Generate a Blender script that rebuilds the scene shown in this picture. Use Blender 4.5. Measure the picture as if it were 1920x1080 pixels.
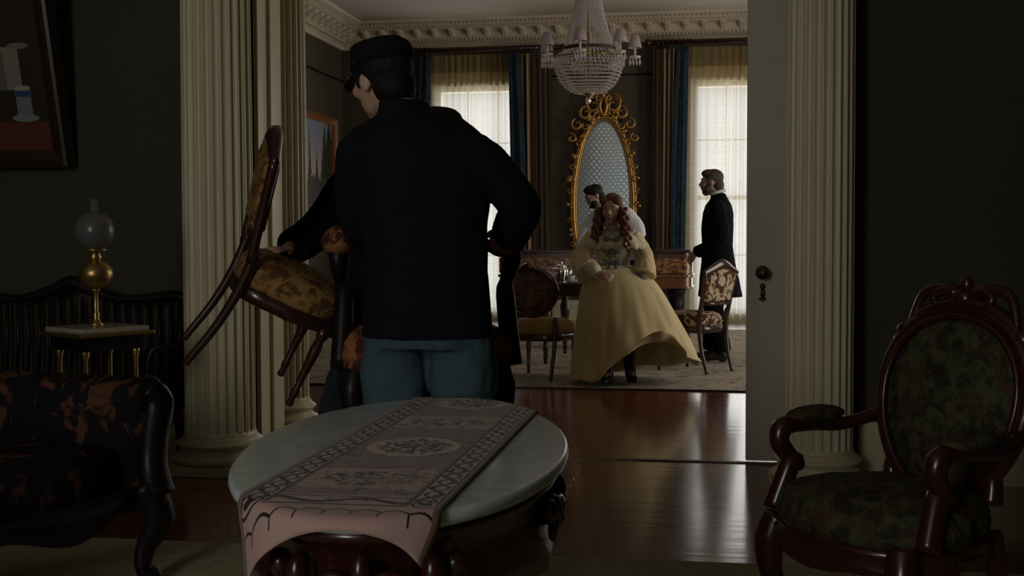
import bpy, bmesh, math, random
from math import sin, cos, pi, radians as rad
from mathutils import Vector as V, Matrix as M, Euler
random.seed(7)
for o in list(bpy.data.objects): bpy.data.objects.remove(o)
SC = bpy.context.scene
COL = SC.collection
# ------------------------------------------------------------------ camera
cam = bpy.data.cameras.new('camera'); camo = bpy.data.objects.new('camera', cam); COL.objects.link(camo)
cam.sensor_width = 36; cam.lens = 2250/1920*36; cam.clip_start = .05
th = rad(9.2); pt = math.atan(95/2250); rl = -.003
Fw = V((-sin(th)*cos(pt), cos(th)*cos(pt), -sin(pt))); R0 = V((cos(th), sin(th), 0)); U0 = R0.cross(Fw)
Rv = R0*cos(rl)+U0*sin(rl); Uv = -R0*sin(rl)+U0*cos(rl)
camo.matrix_world = M(((Rv.x, Uv.x, -Fw.x, 0), (Rv.y, Uv.y, -Fw.y, 0), (Rv.z, Uv.z, -Fw.z, 1.17), (0, 0, 0, 1)))
SC.camera = camo
# ------------------------------------------------------------------ light
SC.view_settings.view_transform = 'Standard'; SC.view_settings.look = 'None'
SC.view_settings.gamma = 1; SC.view_settings.use_curve_mapping = False
SC.view_settings.exposure = 0.0
w = bpy.data.worlds.new('world'); SC.world = w; w.use_nodes = True
w.node_tree.nodes['Background'].inputs[0].default_value = (.93, .97, 1, 1)
w.node_tree.nodes['Background'].inputs[1].default_value = .74
def area(name, loc, rot, sx, sy, e, col=(1, 1, 1)):
    l = bpy.data.lights.new(name, 'AREA'); l.shape = 'RECTANGLE'; l.size = sx; l.size_y = sy; l.energy = e; l.color = col
    o = bpy.data.objects.new(name, l); COL.objects.link(o); o.location = loc; o.rotation_euler = rot
    return o
# daylight through the tall windows of the far parlour (each lamp fills its window opening, just outside the glass)
area('window_light', (-3.15, 17.15, 1.7), (rad(-90), 0, 0), 1.25, 3.1, 32, (.97, .98, 1))
area('window_light', (.48, 17.15, 1.7), (rad(-90), 0, 0), 1.25, 3.1, 32, (.97, .98, 1))
area('window_light', (2.75, 13.6, 1.8), (0, rad(90), 0), 2.8, 1.2, 50, (1, .93, .82))
area('window_light', (2.75, 9.6, 1.8), (0, rad(90), 0), 2.8, 1.2, 44, (1, .93, .82))
# added film lamp at the near parlour's unseen window, behind the camera to the left
area('window_light', (-2.3, -3.7, 2.25), (rad(90), 0, 0), 1.1, 2.4, 80, (1, .97, .90))

# ------------------------------------------------------------------ helpers
def link(name, me, parent=None):
    o = bpy.data.objects.new(name, me); COL.objects.link(o)
    if parent: o.parent = parent
    return o
def obj(name, bm, mat, parent=None, smooth=True, bevel=0, remesh=0, sm=0, sub=0):
    me = bpy.data.meshes.new(name)
    if name == 'leg':
        for v in bm.verts: v.co.z = max(v.co.z, .0006)
    bmesh.ops.recalc_face_normals(bm, faces=bm.faces)
    bm.to_mesh(me); bm.free()
    for m in (mat if isinstance(mat, (list, tuple)) else [mat]): me.materials.append(m)
    for p in me.polygons: p.use_smooth = bool(smooth)
    o = link(name, me, parent)
    if remesh:
        r = o.modifiers.new('r', 'REMESH'); r.mode = 'VOXEL'; r.voxel_size = remesh; r.use_smooth_shade = True
    if sm:
        s = o.modifiers.new('s', 'SMOOTH'); s.factor = .5; s.iterations = sm
    if bevel:
        b = o.modifiers.new('b', 'BEVEL'); b.width = bevel; b.segments = 2; b.limit_method = 'ANGLE'
    if sub:
        s = o.modifiers.new('u', 'SUBSURF'); s.levels = sub; s.render_levels = sub
    if smooth and not remesh and bevel:
        for p in me.polygons: p.use_smooth = True
        o.modifiers.new('w', 'WEIGHTED_NORMAL')
    return o
def tag(o, label, cat, group=None):
    o['label'] = label; o['category'] = cat
    if group: o['group'] = group
    return o
def thing(name, label, cat, loc=(0, 0, 0), rz=0, group=None):
    o = link(name, None); o.empty_display_size = .1; o.location = loc; o.rotation_euler = (0, 0, rz)
    return tag(o, label, cat, group)
def struct(name, bm, m, parent=None, **k):
    o = obj(name, bm, m, parent, **k)
    if not parent: o['kind'] = 'structure'
    return o
def nb(): return bmesh.new()
def box(bm, x0, x1, y0, y1, z0, z1, mt=None):
    vs = [bm.verts.new(p if mt is None else mt @ V(p)) for p in ((x0,y0,z0),(x1,y0,z0),(x1,y1,z0),(x0,y1,z0),(x0,y0,z1),(x1,y0,z1),(x1,y1,z1),(x0,y1,z1))]
    for f in ((0,3,2,1),(4,5,6,7),(0,1,5,4),(1,2,6,5),(2,3,7,6),(3,0,4,7)): bm.faces.new([vs[i] for i in f])
    return bm
def loft(bm, rings, cap=True, close=True):
    rs = [[bm.verts.new(p) for p in r] for r in rings]
    n = len(rs[0])
    for a, b in zip(rs, rs[1:]):
        for i in range(n if close else n-1):
            j = (i+1) % n
            bm.faces.new((a[i], a[j], b[j], b[i]))
    if cap and close:
        bm.faces.new(rs[0][::-1]); bm.faces.new(rs[-1])
    return bm
def spline(pts, k=6):
    pts = [V(p) for p in pts]; out = []
    n = len(pts)
    for i in range(n-1):
        p0, p1, p2, p3 = pts[max(i-1, 0)], pts[i], pts[i+1], pts[min(i+2, n-1)]
        for j in range(k):
            t = j/k
            out.append(.5*((2*p1)+(p2-p0)*t+(2*p0-5*p1+4*p2-p3)*t*t+(3*p1-p0-3*p2+p3)*t**3))
    out.append(pts[-1]); return out
def lerpl(vals, n):
    if not isinstance(vals, (list, tuple)): return [vals]*n
    out = []
    for i in range(n):
        t = i/(n-1)*(len(vals)-1); a = min(int(t), len(vals)-2); out.append(vals[a]+(vals[a+1]-vals[a])*(t-a))
    return out
def tube(bm, pts, rad_, n=10, k=0, closed=False, fl=1, up=None):
    """tube along pts; fl flattens it along the frame's second axis"""
    if k: pts = spline(pts, k)
    pts = [V(p) for p in pts]; m = len(pts); rs = lerpl(rad_, m); rings = []
    t0 = (pts[1]-pts[0]).normalized(); a = V(up) if up is not None else (V((0, 0, 1)) if abs(t0.z) < .9 else V((1, 0, 0)))
    for i in range(m):
        if closed: t = pts[(i+1) % m]-pts[i-1]
        else: t = pts[min(i+1, m-1)]-pts[max(i-1, 0)]
        t.normalize(); a = (a-t*a.dot(t)).normalized(); b = t.cross(a)
        rings.append([pts[i]+a*(cos(2*pi*j/n)*rs[i]*fl)+b*(sin(2*pi*j/n)*rs[i]) for j in range(n)])
    if closed: rings.append(rings[0])
    if closed:
        rs2 = [[bm.verts.new(p) for p in r] for r in rings[:-1]]; rs2.append(rs2[0])
        for A, B in zip(rs2, rs2[1:]):
            for i in range(n): bm.faces.new((A[i], A[(i+1) % n], B[(i+1) % n], B[i]))
        return bm
    return loft(bm, rings)
def lathe(bm, prof, n=24, c=(0, 0, 0), sx=1, sy=1, mt=None):
    c = V(c); rings = []
    for r, z in prof:
        rings.append([c+V((max(r, .0004)*cos(2*pi*i/n)*sx, max(r, .0004)*sin(2*pi*i/n)*sy, z)) for i in range(n)])
    if mt is not None: rings = [[mt @ p for p in r] for r in rings]
    return loft(bm, rings)
def ell(bm, c, r, mt=None, n=14, m=9):
    c = V(c); r = (r, r, r) if not isinstance(r, (tuple, list)) else r; rings = []
    for i in range(m+1):
        a = -pi/2+pi*(i+.02 if i == 0 else (i-.02 if i == m else i))/m
        rings.append([V((cos(a)*cos(2*pi*j/n)*r[0], cos(a)*sin(2*pi*j/n)*r[1], sin(a)*r[2])) for j in range(n)])
    rings = [[(mt @ p if mt is not None else p)+c for p in rr] for rr in rings]
    return loft(bm, rings)
def prism(bm, poly, z0, z1, mt=None):
    a = [V((x, y, z0)) for x, y in poly]; b = [V((x, y, z1)) for x, y in poly]
    if mt is not None: a = [mt @ p for p in a]; b = [mt @ p for p in b]
    return loft(bm, [a, b])
def euler(x=0, y=0, z=0): return Euler((rad(x), rad(y), rad(z))).to_matrix()
def copy_tree(o, parent=None):
    c = o.copy(); COL.objects.link(c)
    if parent: c.parent = parent
    for ch in list(o.children): copy_tree(ch, c)
    return c

# ------------------------------------------------------------------ materials
class NT:
    def __init__(s, name):
        s.m = bpy.data.materials.new(name); s.m.use_nodes = True; s.t = s.m.node_tree; s.n = s.t.nodes; s.l = s.t.links
        s.b = s.n['Principled BSDF']; s.out = s.n['Material Output']
        s.tc = s.n.new('ShaderNodeTexCoord')
    def new(s, t, **k):
        x = s.n.new('ShaderNode'+t)
        for a, b in k.items(): setattr(x, a, b)
        return x
    def con(s, a, b): s.l.new(a, b)
    def inp(s, node, i, v):
        if hasattr(v, 'is_linked') or isinstance(v, bpy.types.NodeSocket): s.l.new(v, node.inputs[i])
        else: node.inputs[i].default_value = v
    def math(s, op, a, b=0., c=None):
        x = s.new('Math', operation=op); s.inp(x, 0, a); s.inp(x, 1, b)
        if c is not None: s.inp(x, 2, c)
        return x.outputs[0]
    def mix(s, f, a, b):
        x = s.new('Mix', data_type='RGBA'); s.inp(x, 0, f); s.inp(x, 6, a); s.inp(x, 7, b); return x.outputs[2]
    def mp(s, src='Object', sc=(1, 1, 1), rot=(0, 0, 0), loc=(0, 0, 0)):
        x = s.new('Mapping'); s.con(s.tc.outputs[src], x.inputs[0]); x.inputs[3].default_value = sc; x.inputs[2].default_value = rot; x.inputs[1].default_value = loc
        return x.outputs[0]
    def noise(s, vec, scale, det=3, rough=.5, dist=0):
        x = s.new('TexNoise'); s.con(vec, x.inputs['Vector']); x.inputs['Scale'].default_value = scale; x.inputs['Detail'].default_value = det
        x.inputs['Roughness'].default_value = rough; x.inputs['Distortion'].default_value = dist; return x.outputs[0]
    def ramp(s, v, stops, interp='LINEAR'):
        x = s.new('ValToRGB'); s.con(v, x.inputs[0]); r = x.color_ramp; r.interpolation = interp
        while len(r.elements) < len(stops): r.elements.new(.5)
        for e, (p, c) in zip(r.elements, stops): e.position = p; e.color = c if len(c) == 4 else (*c, 1)
        return x.outputs[0]
    def bump(s, h, st=.3, dist=.01):
        x = s.new('Bump'); s.con(h, x.inputs['Height']); x.inputs['Strength'].default_value = st; x.inputs['Distance'].default_value = dist
        s.con(x.outputs[0], s.b.inputs['Normal'])
def C(*a): return (*a, 1) if len(a) == 3 else a
def plain(name, col, rough=.5, metal=0, spec=.5, var=.12, vs=8, bump=0, bs=60, coat=0, sheen=0):
    s = NT(name); v = s.noise(s.mp(), vs, 4)
    c = s.mix(v, C(*[x*(1-var) for x in col]), C(*[min(1, x*(1+var)) for x in col]))
    s.con(c, s.b.inputs['Base Color']); s.b.inputs['Roughness'].default_value = rough; s.b.inputs['Metallic'].default_value = metal
    s.b.inputs['Specular IOR Level'].default_value = spec
    if coat: s.b.inputs['Coat Weight'].default_value = coat; s.b.inputs['Coat Roughness'].default_value = .12
    if sheen: s.b.inputs['Sheen Weight'].default_value = sheen
    if bump: s.bump(s.noise(s.mp(), bs, 3), bump, .004)
    return s.m
def floral(name, base, dark, scale=14, thr=.5, soft=.04, rough=.8, third=None, dist=1.2, bump=.2, spec=.2):
    s = NT(name); v = s.mp()
    a = s.noise(v, scale, 4, .6, dist)
    f = s.ramp(a, [(thr-soft, (0, 0, 0)), (thr+soft, (1, 1, 1))])
    c = s.mix(f, C(*base), C(*dark))
    if third:
        g = s.ramp(s.noise(s.mp(loc=(3, 5, 2)), scale*.8, 3, .6, dist), [(.56, (0, 0, 0)), (.6, (1, 1, 1))]); c = s.mix(g, c, C(*third))
    s.con(c, s.b.inputs['Base Color']); s.b.inputs['Roughness'].default_value = rough; s.b.inputs['Specular IOR Level'].default_value = spec
    s.bump(s.noise(v, 300, 2), bump, .002)
    return s.m
def wood(name, col, dark, rough=.25, sc=(3, 3, 30), coat=.5):
    s = NT(name); v = s.noise(s.mp(sc=sc), 3, 4, .6, 1.5)
    s.con(s.mix(v, C(*dark), C(*col)), s.b.inputs['Base Color']); s.b.inputs['Roughness'].default_value = rough
    s.b.inputs['Coat Weight'].default_value = coat; s.b.inputs['Coat Roughness'].default_value = .15
    return s.m

cream = plain('cream_paint', (.60, .54, .36), .38, var=.05, vs=3, bump=.05, bs=9)
doorpaint = plain('door_paint', (.50, .45, .36), .5, var=.04, bump=.05, bs=12)
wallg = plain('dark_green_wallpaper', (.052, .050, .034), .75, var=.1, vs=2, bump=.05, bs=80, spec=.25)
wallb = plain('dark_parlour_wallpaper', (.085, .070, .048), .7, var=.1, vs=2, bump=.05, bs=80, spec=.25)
plaster = plain('ceiling_plaster', (.62, .55, .47), .8, var=.05, vs=1.5)
ornament = plain('cornice_plaster', (.66, .57, .44), .6, var=.08, vs=6)
mahog = wood('dark_mahogany', (.050, .011, .008), (.022, .006, .005), .28, coat=.3)
ebony = wood('near_black_wood', (.013, .010, .010), (.007, .005, .005), .42, coat=.1)
ebony.node_tree.nodes['Principled BSDF'].inputs['Specular IOR Level'].default_value = .22; ebony.node_tree.nodes['Principled BSDF'].inputs['Coat Weight'].default_value = .03
rosew = wood('brown_rosewood', (.06, .022, .014), (.02, .008, .006), .28)
gold = plain('gilt', (.52, .29, .08), .36, .85, var=.3, vs=25)
brass = plain('aged_brass', (.40, .28, .10), .35, .9, var=.4, vs=30)
iron = plain('dark_bronze', (.10, .07, .05), .4, .8)
silver = plain('silver', (.85, .84, .82), .14, 1, var=.03)
black_cloth = plain('black_wool', (.006, .006, .008), .95, var=.2, vs=40, bump=.2, bs=200, spec=.1)
navy_cloth = plain('navy_wool', (.010, .011, .016), .95, var=.2, vs=40, bump=.2, bs=200, spec=.1)
blue_cloth = plain('sky_blue_wool', (.058, .098, .125), .9, var=.15, vs=30, bump=.25, bs=250, spec=.15)
greyblue_cloth = plain('faded_grey_wool', (.035, .042, .048), .9, var=.2, vs=20, bump=.25, bs=250, spec=.15)
white_cloth = plain('white_linen', (.72, .70, .74), .85, var=.05, spec=.2)
leather = plain('black_leather', (.010, .010, .012), .4)
def skinm(name, c):
    s = NT(name); s.con(s.mix(s.noise(s.mp(), 30, 3), C(*[x*.88 for x in c]), C(*c)), s.b.inputs['Base Color'])
    s.b.inputs['Roughness'].default_value = .5; s.b.inputs['Subsurface Weight'].default_value = .08; s.b.inputs['Subsurface Radius'].default_value = (.02, .01, .005)
    return s.m
skin = skinm('fair_skin', (.55, .34, .24)); skin_t = skinm('tanned_skin', (.42, .24, .16))
def hairm(name, c, d):
    s = NT(name); v = s.noise(s.mp(sc=(60, 60, 6)), 3, 4, .6, .6)
    s.con(s.mix(v, C(*d), C(*c)), s.b.inputs['Base Color']); s.b.inputs['Roughness'].default_value = .6; s.b.inputs['Specular IOR Level'].default_value = .25; s.bump(v, .6, .006); return s.m
hair_dark = hairm('dark_brown_hair', (.012, .008, .006), (.006, .004, .003))
hair_red = hairm('auburn_hair', (.20, .085, .045), (.085, .035, .020))
hair_grey = hairm('greying_brown_hair', (.12, .085, .06), (.04, .03, .022))
eye_w = plain('eye_white', (.5, .48, .45), .2); eye_d = plain('eye_dark', (.02, .015, .01), .2); lipm = plain('lips', (.38, .14, .11), .45)

def floor_mat():
    s = NT('reddish_floorboards')
    br = s.new('TexBrick'); s.con(s.mp(), br.inputs['Vector'])
    br.inputs['Scale'].default_value = 1; br.inputs['Brick Width'].default_value = 1.7; br.inputs['Row Height'].default_value = .075
    br.inputs['Mortar Size'].default_value = .0016; br.inputs['Mortar Smooth'].default_value = .3; br.inputs['Bias'].default_value = 0; br.offset = .37
    br.inputs['Color1'].default_value = C(.21, .07, .032); br.inputs['Color2'].default_value = C(.14, .042, .018); br.inputs['Mortar'].default_value = C(.01, .005, .004)
    g = s.noise(s.mp(sc=(1.5, 30, 1)), 3, 4, .6, .8)
    c = s.mix(s.math('MULTIPLY', g, .6), br.outputs[0], C(.06, .02, .012)); s.con(c, s.b.inputs['Base Color'])
    s.con(s.math('ADD', s.math('MULTIPLY', s.noise(s.mp(sc=(.6, 8, 1)), 2, 3), .11), .11), s.b.inputs['Roughness'])
    s.b.inputs['Coat Weight'].default_value = .2; s.b.inputs['Coat Roughness'].default_value = .12
    h = s.math('ADD', s.math('MULTIPLY', br.outputs['Fac'], -1.2), s.math('MULTIPLY', s.noise(s.mp(sc=(.8, 9, 1)), 1.5, 2), 1.0)); s.bump(h, .35, .004)
    return s.m
def rug_mat(name, a, b, c_, sc=5):
    s = NT(name); v = s.mp()
    n1 = s.ramp(s.noise(v, sc, 5, .7, 2), [(.42, C(*a)), (.5, C(*b)), (.6, C(*c_))])
    n2 = s.noise(s.mp(sc=(1, 6, 1)), 30, 3)
    s.con(s.mix(s.math('MULTIPLY', n2, .35), n1, C(*[x*.5 for x in a])), s.b.inputs['Base Color'])
    s.b.inputs['Roughness'].default_value = .95; s.b.inputs['Specular IOR Level'].default_value = .1
    s.bump(s.noise(v, 120, 3), .5, .006); return s.m
def lace_mat():
    s = NT('ecru_lace'); v = s.mp(); sep = s.new('SeparateXYZ'); s.con(v, sep.inputs[0])
    x, z = sep.outputs[0], sep.outputs[2]
    # rows of small rings, staggered
    def cell(ofx, ofz, px, pz):
        a = s.math('SUBTRACT', s.math('FRACT', s.math('ADD', s.math('DIVIDE', x, px), ofx)), .5)
        b = s.math('SUBTRACT', s.math('FRACT', s.math('ADD', s.math('DIVIDE', z, pz), ofz)), .5)
        return s.math('SQRT', s.math('ADD', s.math('MULTIPLY', s.math('MULTIPLY', a, a), px*px*100), s.math('MULTIPLY', s.math('MULTIPLY', b, b), pz*pz*100)))
    def ring(d, r, wd): return s.math('LESS_THAN', s.math('ABSOLUTE', s.math('SUBTRACT', d, r)), wd)
    d1 = cell(0, 0, .16, .16); d2 = cell(.5, .5, .16, .16); d3 = cell(.25, .1, .32, .48)
    p = s.math('MAXIMUM', s.math('MAXIMUM', ring(d1, .55, .09), ring(d2, .3, .08)), s.math('MULTIPLY', s.math('LESS_THAN', d3, .5), s.math('GREATER_THAN', s.noise(v, 60, 3), .5)))
    st = s.math('GREATER_THAN', s.noise(s.mp(sc=(30, 30, .15)), 1, 2), .55)
    top = s.new('MapRange'); s.con(z, top.inputs[0]); top.inputs[1].default_value = 3.05; top.inputs[2].default_value = 3.5
    fac = s.math('ADD', s.math('ADD', s.math('MULTIPLY', p, .09), s.math('MULTIPLY', st, .10)), .50)
    fac = s.math('MINIMUM', s.math('ADD', fac, s.math('MULTIPLY', top.outputs[0], .14)), .96)
    col = s.mix(top.outputs[0], C(.74, .70, .60), C(.74, .58, .30))
    tr = s.new('BsdfTransparent'); tl = s.new('BsdfTranslucent'); df = s.new('BsdfDiffuse'); s.con(col, tl.inputs[0]); s.con(col, df.inputs[0])
    m1 = s.new('MixShader'); m1.inputs[0].default_value = .35; s.con(tl.outputs[0], m1.inputs[1]); s.con(df.outputs[0], m1.inputs[2])
    m2 = s.new('MixShader'); s.con(fac, m2.inputs[0]); s.con(tr.outputs[0], m2.inputs[1]); s.con(m1.outputs[0], m2.inputs[2])
    s.con(m2.outputs[0], s.out.inputs[0]); return s.m
def glass_mat():
    s = NT('window_glass'); tr = s.new('BsdfTransparent'); gl = s.new('BsdfGlossy'); gl.inputs['Roughness'].default_value = .02
    m2 = s.new('MixShader'); m2.inputs[0].default_value = .06; s.con(tr.outputs[0], m2.inputs[1]); s.con(gl.outputs[0], m2.inputs[2]); s.con(m2.outputs[0], s.out.inputs[0]); return s.m
def drape_mat():
    s = NT('striped_gold_and_brown_drape'); sep = s.new('SeparateXYZ'); s.con(s.tc.outputs['UV'], sep.inputs[0])
    u = s.math('FRACT', s.math('MULTIPLY', sep.outputs[0], 7))
    g = s.ramp(u, [(0, C(.045, .022, .012)), (.40, C(.045, .022, .012)), (.46, C(.42, .27, .12)), (.72, C(.42, .27, .12)), (.78, C(.06, .035, .018))])
    s.con(g, s.b.inputs['Base Color']); s.b.inputs['Roughness'].default_value = .7; s.b.inputs['Sheen Weight'].default_value = .2; return s.m
floorm = floor_mat(); lace = lace_mat(); glassm = glass_mat(); drapem = drape_mat()
border = floral('teal_damask_border', (.020, .034, .055), (.034, .060, .085), 16, .5, .05)

# ------------------------------------------------------------------ the setting
YB, HC = 16.8, 4.2            # far wall, ceiling height
XL, XR = -5.2, 2.6            # side walls of the far parlour
NL, NR, YR = -4.6, 2.6, -3.5  # near parlour
Y0, Y1 = 5.9, 6.75            # the partition
OL, OR_ = -2.49, .62          # its opening
b = nb(); box(b, -5.4, 2.8, YR-.2, YB+.2, -.1, 0); struct('floor', b, floorm, smooth=False)
b = nb(); box(b, -5.4, 2.8, YR-.2, YB+.2, HC, HC+.1); struct('ceiling', b, plaster, smooth=False)
def wall_holes(bm, a0, a1, z1, holes, put):
    x = a0
    for h0, h1, k0, k1 in holes:
        put(bm, x, h0, 0, z1)
        if k0 > 0: put(bm, h0, h1, 0, k0)
        put(bm, h0, h1, k1, z1); x = h1
    put(bm, x, a1, 0, z1)
b = nb(); wall_holes(b, XL-.2, XR+.2, HC, [(-3.8, -2.5, .12, 3.3), (-.17, 1.13, .12, 3.3)], lambda m, p, q, r, t: box(m, p, q, YB, YB+.25, r, t)); struct('wall_back', b, wallb, smooth=False)
b = nb(); box(b, XL-.2, XL, Y1, YB, 0, HC); struct('wall_left', b, wallb, smooth=False)
b = nb(); wall_holes(b, Y1, YB, HC, [(9.0, 10.2, .4, 3.2), (13., 14.2, .4, 3.2)], lambda m, p, q, r, t: box(m, XR, XR+.2, p, q, r, t)); struct('wall_right', b, wallb, smooth=False)
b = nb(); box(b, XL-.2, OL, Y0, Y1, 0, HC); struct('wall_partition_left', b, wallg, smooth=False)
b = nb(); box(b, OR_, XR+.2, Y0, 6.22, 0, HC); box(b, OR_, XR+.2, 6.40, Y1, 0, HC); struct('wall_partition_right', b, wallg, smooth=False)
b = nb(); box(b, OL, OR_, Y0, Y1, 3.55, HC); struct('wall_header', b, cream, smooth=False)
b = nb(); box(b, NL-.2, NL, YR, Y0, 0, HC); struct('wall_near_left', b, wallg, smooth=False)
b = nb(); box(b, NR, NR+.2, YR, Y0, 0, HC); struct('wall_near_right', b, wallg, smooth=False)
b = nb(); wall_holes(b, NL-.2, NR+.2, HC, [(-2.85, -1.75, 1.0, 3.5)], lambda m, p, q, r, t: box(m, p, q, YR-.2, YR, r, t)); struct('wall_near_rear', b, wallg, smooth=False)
# jamb linings of the opening
b = nb(); box(b, OL-.01, OL+.025, Y0-.02, 6.24, 0, 3.55); box(b, OL-.01, OL+.025, 6.40, Y1+.02, 0, 3.55); box(b, OL+.02, OL+.045, 6.55, 6.60, 0, 3.55); box(b, OL-.06, OL-.0, 6.22, 6.42, 0, 3.55)
box(b, OL-.14, OL, Y1-.01, Y1+.03, 0, 3.55)
struct('trim_1', b, cream, smooth=False)
b = nb(); box(b, OR_-.025, OR_+.01, Y0-.02, 6.22, 0, 3.55); box(b, OR_-.025, OR_+.01, 6.40, Y1+.02, 0, 3.55)
struct('trim_2', b, cream, smooth=False)
b = nb(); box(b, OL, OR_, 6.262, 6.278, 0, .006); box(b, OL, OR_, 6.30, 6.306, 0, .004); struct('trim_3', b, iron, smooth=False)
# baseboards
def base_prof(bm, a, c, y, d, axis='x'):
    for z0, z1, t in ((0, .03, .045), (.03, .20, .03), (.20, .23, .04), (.23, .265, .028), (.265, .285, .018)):
        if axis == 'x': box(bm, a, c, min(y, y+d*t), max(y, y+d*t), z0, z1)
        else: box(bm, min(y, y+d*t), max(y, y+d*t), a, c, z0, z1)
b = nb(); base_prof(b, NL, OL-.1, Y0, -1); struct('baseboard_near_left', b, cream, smooth=False)
b = nb(); base_prof(b, OR_+.1, NR, Y0, -1); struct('baseboard_near_right', b, cream, smooth=False)
b = nb(); base_prof(b, XL, -3.95, YB, -1); base_prof(b, -2.35, -.32, YB, -1); base_prof(b, 1.28, XR, YB, -1); struct('baseboard_back', b, cream, smooth=False)
b = nb(); base_prof(b, Y1, YB, XL, 1, 'y'); struct('baseboard_left', b, cream, smooth=False)
# pocket door leaf, drawn a little out of its slot
door = thing('door_1', '', 'door', (0, 0, 0)); del door['label']; del door['category']; door['kind'] = 'structure'
b = nb(); box(b, .205, 1.3, 6.28, 6.335, .012, 3.5); obj('door_leaf', b, doorpaint, door, False, bevel=.004)
b = nb(); lathe(b, [(.0, 0), (.034, .002), (.036, .006), (.014, .012), (.012, .03), (.024, .04), (.033, .055), (.033, .068), (.020, .082), (0, .086)], 20, mt=M.Translation((.285, 6.28, .985)) @ euler(90).to_4x4()); obj('door_knob', b, iron, door)
b = nb(); lathe(b, [(0, 0), (.013, 0), (.015, .006), (0, .008)], 14, mt=M.Translation((.285, 6.28, .915)) @ euler(90).to_4x4()); tube(b, [(.285, 6.272, .905), (.287, 6.270, .88), (.285, 6.272, .86)], [.008, .012, .009], 8); tube(b, [(.268, 6.272, .853), (.285, 6.272, .848), (.302, 6.272, .853)], [.006, .011, .006], 8); obj('keyhole_cover', b, iron, door)
# cornice of the far parlour
def cornice(bm, length, P):
    def bx(a0, a1, d0, d1, z0, z1):
        vs = [P(a, d, z) for z in (z0, z1) for a, d in ((a0, d0), (a1, d0), (a1, d1), (a0, d1))]
        v = [bm.verts.new(p) for p in vs]
        for f in ((0, 3, 2, 1), (4, 5, 6, 7), (0, 1, 5, 4), (1, 2, 6, 5), (2, 3, 7, 6), (3, 0, 4, 7)): bm.faces.new([v[i] for i in f])
    prof = [(.0, -.34), (.035, -.34), (.045, -.30), (.04, -.285), (.06, -.27), (.075, -.24), (.09, -.235), (.10, -.215), (.12, -.21), (.12, -.125), (.30, -.115), (.31, -.085), (.345, -.075), (.36, -.04), (.40, -.03), (.42, 0), (0, 0)]
    loft(bm, [[P(0, d, HC+z) for d, z in prof], [P(length, d, HC+z) for d, z in prof]])
    a = .03
    while a < length-.02:
        bx(a, a+.028, .06, .115, HC-.262, HC-.238); a += .052
    a = .02
    while a < length-.02:
        bx(a, a+.03, .33, .385, HC-.07, HC-.042); a += .058
    a = .05
    while a < length-.05:      # small beads along the soffit edge
        bx(a, a+.022, .295, .325, HC-.112, HC-.09); a += .045
    a = .10
    while a < length-.12:      # leaf modillions
        rings = []
        for d, z0, z1, hw in ((.12, -.215, -.11, .045), (.17, -.20, -.112, .055), (.22, -.165, -.113, .058), (.265, -.15, -.114, .05), (.285, -.135, -.115, .03)):
            rings.append([P(a+.06-hw, d, HC+z1), P(a+.06+hw, d, HC+z1), P(a+.06+hw*.9, d, HC+(z0+z1)/2), P(a+.06+hw*.4, d, HC+z0), P(a+.06-hw*.4, d, HC+z0), P(a+.06-hw*.9, d, HC+(z0+z1)/2)])
        loft(bm, rings); a += .25
b = nb(); cornice(b, XR-XL, lambda a, d, z: V((XL+a, YB-d, z))); struct('trim_4', b, ornament, smooth=False)
b = nb(); cornice(b, YB-Y1-.02, lambda a, d, z: V((XL+d, YB-a, z))); struct('trim_5', b, ornament, smooth=False)
b = nb(); tube(b, [(XL, YB-.012, 3.42), (-2.3, YB-.012, 3.42)], .012, 8); tube(b, [(-2.4, YB-.012, 3.42), (-.2, YB-.012, 3.42)], .012, 8); struct('trim_6', b, ebony)
b = nb(); tube(b, [(XL+.012, Y1, 3.42), (XL+.012, YB, 3.42)], .012, 8); struct('trim_7', b, ebony)

# windows of the far wall
def window(n, x0, x1, z0=.12, z1=3.3, cols=3, rows=4):
    t = link('window_%d' % n, None); t['kind'] = 'structure'
    b = nb(); d = YB
    box(b, x0-.15, x0+.0, d-.035, d, 0, z1+.17); box(b, x1, x1+.15, d-.035, d, 0, z1+.17); box(b, x0-.2, x1+.2, d-.05, d, z1, z1+.2); box(b, x0, x1, d-.035, d+.2, 0, z0)
    box(b, x0, x0+.05, d+.06, d+.2, z0, z1); box(b, x1-.05, x1, d+.06, d+.2, z0, z1); box(b, x0, x1, d+.06, d+.2, z1-.06, z1)
    for i in range(1, cols):
        x = x0+(x1-x0)*i/cols; box(b, x-.012, x+.012, d+.11, d+.14, z0, z1)
    for i in range(1, rows):
        z = z0+(z1-z0)*i/rows; q = .03 if i == rows//2 else .012; box(b, x0, x1, d+.10, d+.15, z-q, z+q)
    obj('window_frame', b, cream, t, False)
    b = nb(); box(b, x0+.04, x1-.04, d+.122, d+.128, z0, z1-.05); obj('window_pane', b, glassm, t, False)
window(1, -3.8, -2.5); window(2, -.17, 1.13)
b = nb(); box(b, -7, 5, YB+.3, YB+4, -.16, -.06); struct('floor_porch', b, plain('pale_porch_boards', (.6, .58, .54), .7), smooth=False)

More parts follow.
